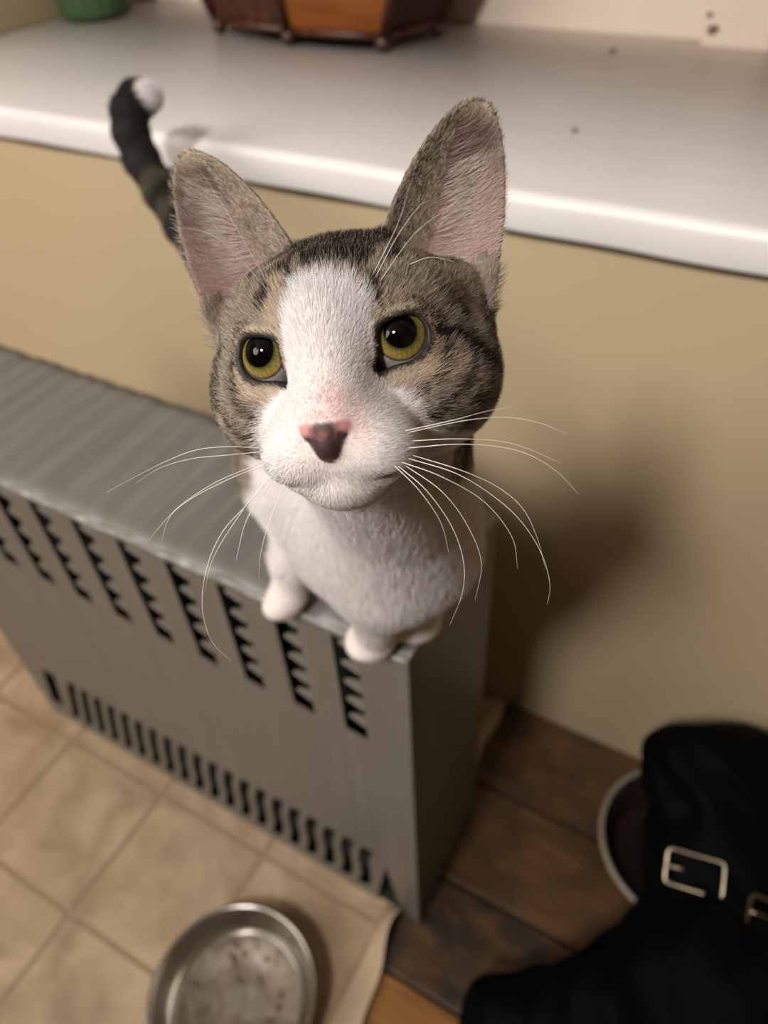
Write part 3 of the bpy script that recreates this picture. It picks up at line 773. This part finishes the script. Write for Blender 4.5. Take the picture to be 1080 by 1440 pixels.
def fur(name, count, weight, seed, npt=5):
    p, nrm, r = grow(count, weight, seed); n = len(p); R = coat(p, nrm); h = R['h']
    keep = (R['eye_d'] > .9) & (R['nose_d'] > .75) & ((R['mouth_d'] > .6) | (h[:, 2] > -35))
    p, nrm = p[keep], nrm[keep]; n = len(p); R = {k: v[keep] for k, v in R.items()}; h = R['h']
    # direction of lie
    flow = h - np.array([0, -74, -24.0]); flow[:, 2] += np.where(h[:, 1] < -20, 6, 0)
    flow /= np.linalg.norm(flow, axis=1, keepdims=True); flow = flow @ HR.T
    d_chest = np.stack([.25 * (p[:, 0] - .0), .25 * p[:, 1], np.full(n, -.12)], 1); d_chest /= np.linalg.norm(d_chest, axis=1, keepdims=True)
    d_back = np.tile(BODY_AX + np.array([0, 0, -.35]), (n, 1))
    d = np.where(R['head'][:, None], flow, d_chest)
    tb = np.clip((R['sax'] - .03) / .05, 0, 1)[:, None] * R['body'][:, None]
    d = d * (1 - tb) + d_back * tb
    d = np.where((R['head'] & (h[:, 2] < -44) & (h[:, 1] > -36))[:, None], d_chest, d)
    d = np.where(R['tail'][:, None], R['ttan'], d)
    for s in (-1, 1):
        m = R['ear'] == s; o = m & (R['inner'] < .5); i = m & (R['inner'] > .5)
        d[o] = HR @ (EAR[s][2] + .30 * EAR[s][1])
        t = np.clip(R['ev'][i] / EARL, 0, 1)[:, None]
        d[i] = (EAR[s][1] * (1.0 - .5 * t) + EAR[s][2] * (.30 + .7 * t) - EAR[s][3] * .25) @ HR.T
    jn = np.stack([vnoise(p, 160, 61 + k) - .5 for k in range(3)], 1) * np.where(R['head'], .55, .30)[:, None] + r.normal(0, .11, (n, 3))
    d = d + jn; d -= nrm * (d * nrm).sum(1, keepdims=True); d /= np.linalg.norm(d, axis=1, keepdims=True) + 1e-9
    # length, lift
    dn = np.linalg.norm(h - np.array([0, -62, -27]), axis=1)
    L = np.clip(1.9 + (dn - 10) * .072, 1.8, 6.8)
    L = np.where(R['head'] & (np.abs(h[:, 0]) > 30) & (h[:, 2] < 0), L * 1.25, L)
    L = np.where(R['eye_d'] < 7, np.minimum(L, 1.3 + .32 * R['eye_d']), L)
    L = np.where(R['head'] & (h[:, 2] < -41) & (h[:, 1] < -38), 2.6, L)
    L = np.where(R['body'], 9.5, L)
    L = np.where(R['body'] & (p[:, 2] < .70), 5.0, L); L = np.where(R['body'] & (p[:, 2] < .678), 3.2, L)
    L = np.where(R['tail'], 9.0, L)
    L = np.where(R['head'] & (h[:, 2] < -44) & (h[:, 1] > -36), 10.0, L)
    L = np.where((R['ear'] != 0) & (R['inner'] < .5), 2.9, L)
    inn = R['inner'] > .5
    edge = np.clip((8 - R['eu'] * np.where(R['ear'] < 0, 1, 1)) / 20, 0, 1)
    L = np.where(inn, np.where(R['ev'] < 8, 4.0, 4.0 + 11.0 * edge), L)
    L = L * r.uniform(.72, 1.18, n) / 1000
    lift = np.where(R['head'], .30, .34); lift = np.where(R['ear'] != 0, .18, lift); lift = np.where(inn, .42, lift)
    lift = np.where(R['head'] & (h[:, 2] > 36) & (R['ear'] == 0), .46, lift)
    lift = np.where(dn < 32, .26, lift) * r.uniform(.7, 1.3, n)
    t = np.linspace(0, 1, npt)[None, :, None]
    side = np.cross(nrm, d)
    bend = r.normal(0, .10, (n, 1, 1))
    sag = np.where(inn, .9, .75)[:, None, None]
    P = p[:, None] - nrm[:, None] * .0002 + L[:, None, None] * (d[:, None] * t * np.cos(lift)[:, None, None] + nrm[:, None] * np.sin(lift)[:, None, None] * (t * 1.25 - sag * .62 * t * t) + side[:, None] * bend * t * t)
    # colour along each hair
    rn = r.random(n); r2 = r.random(n)
    base = lerp(np.tile(C_MID, (n, 1)), np.tile(C_LIGHT, (n, 1)), r2 ** 1.3)
    root = lerp(np.tile(lin((104, 88, 74)), (n, 1)), np.tile(C_MID, (n, 1)), r2 * .5)
    tick = vnoise(h * np.array([1.2, .6, .6]), .55, 71); tipd = (rn < .50 + (tick - .5) * 1.5)[:, None]; tip = np.where(tipd, C_DARK, base)
    dk = np.clip(R['dark'], 0, 1); isd = (r.random(n) < dk)
    blk = lerp(np.tile(C_DARK * .8, (n, 1)), np.tile(C_BLACK, (n, 1)), np.clip(dk * 1.2 - .1, 0, 1))
    base = np.where(isd[:, None], blk, base); tip = np.where(isd[:, None], blk * .9, tip); root = np.where(isd[:, None], blk, root)
    tn = (r.random(n) < R['tan'])[:, None] & ~isd[:, None]
    tc_ = lerp(np.tile(C_TAN, (n, 1)), np.tile(C_LIGHT, (n, 1)), r2 * .6)
    base = np.where(tn, tc_, base); tip = np.where(tn & (rn > .12)[:, None], tc_, tip); root = np.where(tn, tc_ * .75, root)
    gray = (R['tail'] & ~isd)[:, None]
    base = np.where(gray, lin((92, 85, 68)), base); tip = np.where(gray, lin((72, 65, 51)), tip); root = np.where(gray, lin((52, 47, 39)), root)
    ln = (r.random(n) < np.clip((2.9 - R['eye_d']) / 1.4, 0, 1))[:, None]
    base = np.where(ln, C_BLACK, base); tip = np.where(ln, C_BLACK, tip); root = np.where(ln, C_BLACK, root)
    wn = (r.random(n) < R['white'])[:, None] & ~ln
    wc = lerp(np.tile(C_WHITE, (n, 1)), np.tile(lin((208, 201, 200)), (n, 1)), r2 ** 2)
    wc = lerp(wc, np.tile(C_PINK * .92, (n, 1)), R['pink'] * .85)
    base = np.where(wn, wc, base); tip = np.where(wn, wc, tip); root = np.where(wn, wc * .92, root)
    cl = vnoise(h * np.array([.25, .25, 1]), .35, 81); ic = lerp(np.tile(lin((200, 184, 172)), (n, 1)), np.tile(lin((120, 98, 84)), (n, 1)), np.clip((R['ev'] - 34) / 22 + (cl - .42) * 2.2 + (r2 - .5) * .5, 0, 1))
    base = np.where(inn[:, None], ic, base); tip = np.where(inn[:, None], ic, tip); root = np.where(inn[:, None], ic * .8, root)
    f = np.linspace(0, 1, npt)[None, :, None]
    C = np.where(f < .45, root[:, None] + (base - root)[:, None] * (f / .45), base[:, None] + (tip - base)[:, None] * np.clip((f - .5) / .35, 0, 1))
    rad0 = np.where(R['head'], .000046, .00010); rad0 = np.where(R['tail'], .00014, rad0); rad0 = np.where(inn, .000055, rad0)
    rad0 = rad0 * r.uniform(.75, 1.25, n)
    taper = np.array([1, .98, .85, .6, .12]) if npt == 5 else np.linspace(1, .12, npt)
    return make_curves(name, P, rad0[:, None] * taper[None], C, M_FUR, cat)
wt = np.where(RV['head'], np.where(RV['h'][:, 1] < 28, 1.0, .35), 0.0)
wt = np.where(RV['ear'] != 0, np.where(RV['inner'] > 0, .28, .9), wt)
NH = 1.0
fur('fur', int(200000 * NH), wt, 101)
wb = np.where(RV['head'], 0.0, np.where(RV['tail'], .9, 1.0))
fur('fur', int(95000 * NH), wb, 202)

# ------------------------------------------------------------------ cat: whiskers, each its own
mb = MatB('whisker', (246, 240, 232), .35); mb.color(mb.mix(mb.noise(40), (240, 232, 224), (252, 248, 244))); M_WHISK = mb.m
WHISKERS = [
    [(-23.5,-51.3,-30.1),(-33.3,-57.0,-27.9),(-43.5,-58.6,-27.7),(-53.5,-58.9,-30.0),(-62.4,-62.0,-33.2),(-72.2,-66.0,-37.1)],
    [(-23.4,-52.0,-31.2),(-33.4,-57.9,-30.5),(-44.8,-59.4,-30.2),(-55.6,-60.4,-31.9),(-63.5,-63.3,-35.7)],
    [(-23.3,-52.9,-34.6),(-29.8,-57.3,-36.1),(-38.7,-60.5,-38.8),(-50.6,-60.6,-44.5),(-57.7,-63.5,-50.3),(-61.4,-65.2,-54.2)],
    [(-22.9,-53.2,-35.8),(-30.8,-58.3,-37.2),(-42.5,-61.0,-41.1),(-51.7,-61.3,-45.4),(-55.4,-63.0,-49.4),(-57.5,-64.3,-54.8)],
    [(-18.9,-56.4,-37.9),(-28.5,-63.0,-46.8),(-36.5,-63.6,-53.5),(-42.5,-64.4,-62.1),(-45.7,-66.9,-71.8),(-46.2,-68.6,-80.8),(-44.1,-69.5,-89.0),(-39.3,-69.3,-95.5)],
    [(-19.3,-56.3,-37.4),(-29.9,-63.2,-48.5),(-38.8,-62.8,-58.2),(-42.6,-64.6,-64.4),(-45.2,-66.5,-72.0)],
    [(-18.7,-56.0,-38.9),(-28.0,-62.7,-49.9),(-33.6,-62.1,-61.2),(-34.7,-62.0,-64.7)],
    [(-15.3,-57.1,-40.0),(-21.1,-63.0,-51.7),(-26.2,-62.8,-62.9),(-28.0,-62.8,-71.0)],
    [(23.6,-51.8,-29.9),(39.6,-52.4,-28.2),(49.6,-48.2,-27.0),(57.9,-46.1,-26.8)],
    [(24.5,-50.4,-30.6),(41.7,-50.8,-29.0),(55.0,-45.3,-29.8),(65.9,-44.6,-33.0),(74.3,-44.7,-37.8)],
    [(25.2,-49.6,-33.5),(38.9,-50.9,-34.3),(52.0,-46.4,-36.9),(60.8,-44.8,-40.4),(71.4,-44.9,-46.6)],
    [(24.1,-52.0,-35.4),(38.8,-53.0,-35.8),(51.8,-48.2,-38.5),(61.6,-47.0,-42.5),(69.9,-47.2,-49.1),(75.7,-48.1,-56.9)],
    [(23.5,-50.5,-38.9),(37.7,-52.1,-44.9),(48.1,-48.2,-53.5),(56.3,-48.0,-62.6),(62.0,-49.3,-73.5),(63.9,-51.2,-83.8),(62.5,-52.6,-90.4)],
    [(21.5,-53.3,-39.5),(33.4,-55.2,-45.1),(45.7,-50.9,-55.1),(53.4,-51.3,-67.4),(54.2,-53.0,-77.7)],
    [(24.6,-48.5,-38.2),(39.9,-50.0,-44.7),(50.6,-45.6,-51.9),(57.8,-45.7,-59.7),(61.4,-46.8,-69.3),(63.1,-48.6,-79.7)],
    [(20.2,-53.8,-40.5),(28.5,-56.4,-48.9),(34.9,-54.5,-61.4),(37.4,-54.0,-73.5),(35.9,-55.9,-83.5),(30.9,-58.4,-93.0)],
    [(22.1,-50.1,-41.1),(32.7,-52.6,-50.0),(39.3,-50.2,-61.6),(42.9,-50.3,-75.0),(39.6,-52.8,-87.2)],
    [(19.3,-54.9,-40.2),(26.4,-57.5,-48.5),(31.8,-56.5,-59.5),(33.2,-55.1,-70.5)],
    [(17.7,-37.0,20.7),(25.8,-45.7,29.2),(30.3,-50.3,35.0),(34.1,-51.8,43.3)],
    [(18.3,-37.3,19.5),(28.3,-47.8,29.6),(35.9,-50.6,36.2),(39.1,-50.7,37.3)],
    [(19.8,-37.2,18.2),(27.2,-43.8,24.4),(35.1,-49.7,29.9),(46.5,-50.3,35.6)],
    [(28.9,-29.2,23.0),(36.4,-33.5,23.6),(44.4,-37.9,20.5)],
    [(-17.4,-36.3,21.8),(-18.9,-45.9,30.5),(-20.8,-53.0,38.6),(-24.1,-56.1,47.4),(-27.1,-59.1,54.5)],
    [(-17.4,-37.4,19.8),(-20.6,-46.2,26.7),(-25.7,-55.1,35.0),(-31.8,-57.9,38.4),(-39.0,-60.9,39.6)],
    [(-30.1,-28.6,22.4),(-34.2,-34.7,24.3),(-39.3,-41.7,24.6)],
]

for q in WHISKERS:
    pts = catmull(h2w(q), 7); k = np.linspace(1, .14, len(pts)); r0 = .00014 if q[0][2] < 0 else .00010
    v, f = tube_mesh(pts, r0 * k, 5)
    mesh_py('whisker', v, f, M_WHISK, cat, True)
# ------------------------------------------------------------------ steel bowl on the vinyl
mb = MatB('brushed_steel', (190, 184, 176), .26, 1.0); nz = mb.noise(80, 3, stretch=(1, 1, 6))
mb.color(mb.mix(nz, (176, 170, 162), (202, 197, 190))).rough(nz, .16, .26).bump(nz, .05, .0004); M_STEEL = mb.m
mb = MatB('stained_steel', (170, 162, 152), .45, .75); n1 = mb.noise(34, 5, .6, dist=.7); n2 = mb.noise(120, 3)
mb.color(mb.ramp(n1, [(.33, (70, 56, 44)), (.42, (112, 100, 88)), (.62, (136, 126, 114)), (.74, (156, 146, 136))])).rough(n2, .38, .6).bump(n1, .35, .0008); M_STAIN = mb.m
bowl = empty('feeding_bowl', (-.163, -.200, .0006), 'round stainless steel feeding bowl standing on the beige vinyl tiles', 'bowl')
bc = (-.163, -.200, .0006)
prof = [(.0985, .0), (.0992, .0016), (.1000, .006), (.1020, .040), (.1034, .0485), (.1046, .0510), (.1066, .0512), (.1072, .0525), (.1064, .0540), (.1044, .0545), (.1024, .0532), (.1008, .049), (.0950, .026), (.0890, .0125), (.0840, .0082)]
lathe('wall', prof, bc, M_STEEL, bowl)
lathe('dish', [(.0840, .0082), (.0835, .0092), (.0815, .0094), (.079, .0086), (.060, .0080), (.058, .0070), (.030, .0068), (.0005, .0068)], bc, M_STAIN, bowl)
lathe('dish_edge', [(.0818, .0095), (.0826, .0112), (.0842, .0116), (.0854, .0106), (.0858, .0085)], bc, M_STEEL, bowl)
lathe('base_ring', [(.0985, .0), (.094, .0), (.094, .004), (.0985, .006)], bc, M_STEEL, bowl)
mb = MatB('dried_food', (92, 66, 46), .8); mb.color(mb.mix(mb.noise(60), (70, 48, 32), (120, 92, 66))); M_FOOD = mb.m
for i, (dx, dy) in enumerate(((-.028, .052), (.003, .060), (.045, .034), (.050, .022), (-.040, .040), (.046, .004))):
    blob('food_scrap', (bc[0] + dx, bc[1] + dy, bc[2] + .0085), (.0045, .0036, .0012), M_FOOD, bowl, 20 + i)

# ------------------------------------------------------------------ dark dish with pale rim by the wall
mb = MatB('dark_glaze', (26, 12, 12), .3); mb.color(mb.mix(mb.noise(18, 4), (6, 4, 5), (26, 8, 9))); M_GLAZE = mb.m
mb = MatB('pale_rim', (130, 122, 108), .5); mb.color(mb.mix(mb.noise(25), (118, 110, 96), (140, 132, 116))); M_RIM = mb.m
dc = (.2885, .2530, -.004)
dish = empty('wide_dish', dc, 'wide dark red dish with a pale rim, half hidden behind the black bag', 'dish')
lathe('dish_wall', [(.0005, .0), (.085, .0), (.092, .004), (.1120, .054), (.1125, .060), (.1080, .058), (.0885, .010), (.080, .007), (.0005, .007)], dc, M_GLAZE, dish)
ring = [(dc[0] + .1120 * math.cos(a), dc[1] + .1120 * math.sin(a), dc[2] + .061) for a in np.linspace(0, 2 * math.pi, 96, endpoint=False)]
v, f = tube_mesh(ring, .0042, 10, True); mesh_py('rim', v, f, M_RIM, dish, True)

# ------------------------------------------------------------------ slumped black bag with straps and buckles
mb = MatB('black_leather', (9, 9, 10), .7); nz = mb.noise(120, 4); mb.color(mb.mix(mb.noise(10), (1, 1, 2), (4, 4, 5))).bump(nz, .25, .0008); mb.b.inputs['Specular IOR Level'].default_value = .06; M_BLACK = mb.m
mb = MatB('nickel', (200, 190, 176), .22, 1.0); mb.color(mb.mix(mb.noise(60), (120, 108, 92), (150, 138, 120))); M_NICKEL = mb.m
BLOBS = [((.262, .270, .220), (.068, .055, .066)), ((.340, .300, .215), (.075, .060, .062)), ((.328, .195, .160), (.098, .090, .085)),
         ((.365, .055, .125), (.135, .105, .129)), ((.262, -.025, .108), (.088, .075, .098)), ((.176, -.070, .066), (.080, .066, .066)), ((.330, -.110, .105), (.12, .08, .105))]
def bag_field(x, y, z, lo, hi):
    d = np.full(np.broadcast(x, y, z).shape, .05, np.float32)
    for c, r in BLOBS: d = smin(d, s_ell(x, y, z, c, r).astype(np.float32), .045)
    d = d + (.0035 * np.sin(x * 70 + 5 * np.sin(z * 22)) * np.sin(y * 52 + z * 40) + .002 * np.sin(z * 130 + x * 60)).astype(np.float32)
    return smax(d, (-.0015 - z).astype(np.float32) + 0 * d, .012)
BVs, BQs = field_mesh(bag_field, [((.08, -.22, -.02), (.54, .39, .31))], .004)
bag = empty('leather_bag', (.31, .05, -.004), 'slumped black leather bag with two silver buckles in the dark corner', 'bag')
bag_ob = mesh_py('shell', BVs, [tuple(int(i) for i in q) for q in BQs], M_BLACK, bag, True)
tree = BVHTree.FromPolygons([Vector(v) for v in BVs], [tuple(int(i) for i in q) for q in BQs])
def on_bag(p, d):                                                # first point of the shell from p along d
    hit = tree.ray_cast(Vector(p), Vector(d).normalized()); return hit[0], hit[1]
DIN = Vector((.30, .30, -.85)).normalized()
def strap(name, way, half, thick, mat, parent):
    c, nn = [], []
    for q in way:
        h_, n_ = on_bag(Vector(q) - DIN * .3, DIN)
        if h_ is None: continue
        c.append(np.array(h_)); nn.append(np.array(n_ if n_.dot(DIN) < 0 else -n_))
    c = catmull(c, 6); nn = catmull(nn, 6); T = np.gradient(c, axis=0); vs, fs = [], []
    for p_, t_, n_ in zip(c, T, nn):
        t_ = t_ / np.linalg.norm(t_); n_ = n_ - t_ * (n_ @ t_); n_ /= np.linalg.norm(n_); b_ = np.cross(t_, n_)
        for a, e in ((-1, .2), (-1, 1), (-.8, 1.25), (.8, 1.25), (1, 1), (1, .2)): vs.append(p_ + b_ * half * a + n_ * thick * e)
    for i in range(len(c) - 1):
        for k in range(6): fs.append((i * 6 + k, (i + 1) * 6 + k, (i + 1) * 6 + (k + 1) % 6, i * 6 + (k + 1) % 6))
    return mesh_py(name, vs, fs, mat, parent, True), c, nn
def buckle(center, ax, nrm, L, W, parent):
    ax = np.array(ax); nrm = np.array(nrm); ax = ax - nrm * (ax @ nrm); ax /= np.linalg.norm(ax); b = np.cross(nrm, ax)
    P = []
    for cx, cy, a0 in ((1, 1, 0), (-1, 1, 90), (-1, -1, 180), (1, -1, 270)):
        for t in np.linspace(0, 90, 6):
            a = math.radians(a0 + t); P.append((cx * (L - .006) + .006 * math.cos(a), cy * (W - .006) + .006 * math.sin(a)))
    pts = [np.array(center) + ax * u + b * v for u, v in P]
    v, f = tube_mesh(pts, .0022, 8, True); fr = mesh_py('buckle', v, f, M_NICKEL, parent, True); fr['label'] = 'silver frame buckle'
    pr = [np.array(center) + ax * u + nrm * w for u, w in ((-L, .003), (-L * .75, .0045), (-L * .5, .004), (-L * .35, .003))]
    v, f = tube_mesh(catmull(pr, 4), .0017, 6); mesh_py('prong', v, f, M_NICKEL, fr, True)
BK = [((.312, .165, .16), (.85, .17, .02)), ((.402, .150, .16), (.85, .05, -.06))]
_, c1, n1 = strap('strap', [(.245, .215, .16), (.275, .185, .16), (.305, .175, .16), (.345, .165, .16), (.395, .150, .15), (.45, .135, .14)], .0125, .0022, M_BLACK, bag)
for (tp, ax) in BK:
    h_, n_ = on_bag(Vector(tp) - DIN * .3, DIN)
    n_ = n_ if n_.dot(DIN) < 0 else -n_
    n_ = (n_ * .35 + Vector((-.08, -.45, .88)) * .65).normalized()
    buckle(np.array(h_) + np.array(n_) * .008, ax, n_, .031, .019, bag)

# ------------------------------------------------------------------ on the sill
mb = MatB('dark_basket_wood', (60, 32, 18), .4); g = mb.noise(12, 5, stretch=(6, 6, 1)); mb.color(mb.ramp(g, [(.3, (44, 22, 13)), (.6, (76, 40, 22)), (.8, (98, 54, 28))])).bump(g, .2, .001); M_BASKET = mb.m
mb = MatB('amber_basket_wood', (150, 88, 30), .38); g = mb.noise(10, 5, stretch=(1, 1, 5), dist=.5); mb.color(mb.ramp(g, [(.3, (104, 54, 15)), (.6, (138, 78, 25)), (.8, (158, 98, 38))])).bump(g, .2, .001); M_AMBER = mb.m
bk = empty('wooden_basket', (-.60, .885, SZ), 'dark wooden basket with amber panels on ball feet, at the back of the sill', 'basket')
low = [(-.740, .775), (-.588, .748), (-.432, .757), (-.395, .860), (-.440, .915), (-.70, .915), (-.785, .87)]
cx, cy = -.600, .865
def ringpt(q, k, z): return (cx + (q[0] - cx) * k, min(cy + (q[1] - cy) * k, .938), z)
z0, z1 = SZ + .024, SZ + .150
n = len(low)
fl = [ringpt(q, 1.0, z0) for q in low] + [ringpt(q, 1.0, z0 + .008) for q in low]
mesh_py('bottom_board', fl, [tuple(range(n))[::-1], tuple(range(n, 2 * n))] + [(i, (i + 1) % n, n + (i + 1) % n, n + i) for i in range(n)], M_BASKET, bk)
for i in range(n):
    a, b = low[i], low[(i + 1) % n]
    A0, B0, A1, B1 = [np.array(v) for v in (ringpt(a, 1.0, z0 - .002), ringpt(b, 1.0, z0 - .002), ringpt(a, 1.32, z1), ringpt(b, 1.32, z1))]
    nn = np.cross(B0 - A0, A1 - A0); nn /= np.linalg.norm(nn)
    if nn @ (np.array([cx, cy, A0[2]]) - A0) > 0: nn = -nn
    vs = [A0, B0, B1, A1] + [q - nn * .008 for q in (A0, B0, B1, A1)]
    mesh_py('side_panel', vs, [(0, 1, 2, 3), (7, 6, 5, 4), (0, 4, 5, 1), (1, 5, 6, 2), (2, 6, 7, 3), (3, 7, 4, 0)], M_AMBER if i in (1, 3, 5) else M_BASKET, bk)
    v, f = tube_mesh([A0 + nn * .001, A0 * .5 + A1 * .5 + nn * .002, A1 + nn * .001], [.0075, .007, .0075], 8); mesh_py('corner_post', v, f, M_BASKET, bk, True)
    v, f = tube_mesh([A0 + nn * .002, (A0 + B0) / 2 + nn * .0035, B0 + nn * .002], .0055, 8); mesh_py('bottom_rail', v, f, M_BASKET, bk, True)
    v, f = tube_mesh([A1, (A1 + B1) / 2, B1], .0075, 8); mesh_py('top_rail', v, f, M_BASKET, bk, True)
for q in low[:5] + [low[5]]:
    p_ = ringpt(q, .99, SZ)
    lathe('ball_foot', [(.0005, .0), (.006, .0008), (.0105, .006), (.0115, .011), (.0095, .017), (.006, .021), (.0075, .026), (.0005, .027)], (p_[0], p_[1], SZ + .0018), M_BASKET, bk, 20)
mb = MatB('green_glass', (52, 92, 48), .08); mb.color(mb.mix(mb.noise(14), (60, 96, 52), (122, 158, 114))); mb.b.inputs['Transmission Weight'].default_value = .55; M_GREEN = mb.m
mb = MatB('dark_soil', (26, 24, 12), .9); mb.color(mb.mix(mb.noise(60), (16, 14, 8), (44, 38, 22))); M_SOIL = mb.m
jc = (-1.045, .815, SZ + .0018)
jar = empty('green_jar', jc, 'green glass jar in the left corner of the sill by the window jamb', 'jar')
n = 72; pr = [(.0005, 0), (.052, 0), (.058, .003), (.062, .012), (.066, .06), (.066, .12), (.058, .15), (.058, .165), (.054, .165), (.054, .15), (.060, .12), (.060, .06), (.055, .012), (.0005, .008)]
vs, fs = [], []
for r_, z_ in pr:
    for i in range(n):
        a = 2 * math.pi * i / n; k = 1 + (.018 * math.cos(a * 18) if r_ > .05 else 0)
        vs.append((jc[0] + r_ * k * math.cos(a), jc[1] + r_ * k * math.sin(a), jc[2] + z_))
for j in range(len(pr) - 1):
    for i in range(n): fs.append((j * n + i, j * n + (i + 1) % n, (j + 1) * n + (i + 1) % n, (j + 1) * n + i))
mesh_py('glass', vs, fs, M_GREEN, jar, True)
lathe('contents', [(.0005, .0085), (.052, .0095), (.056, .02), (.0585, .06), (.0585, .11), (.0005, .115)], jc, M_SOIL, jar, 40)
mb = MatB('crumb_dirt', (96, 82, 70), .9); mb.color(mb.mix(mb.noise(200), (74, 62, 52), (120, 104, 90))); M_CRUMB = mb.m
for (x_, y_, r_, lab) in ((-.135, .861, .0046, 'tiny dark crumb on the sill near the window rail'), (-.080, .545, .0034, 'tiny grey crumb in the middle of the white sill')):
    tag(blob('crumb', (x_, y_, SZ + .003), (r_, r_ * .8, .0022), M_CRUMB, None, int(r_ * 1e5)), lab, 'crumb', None)
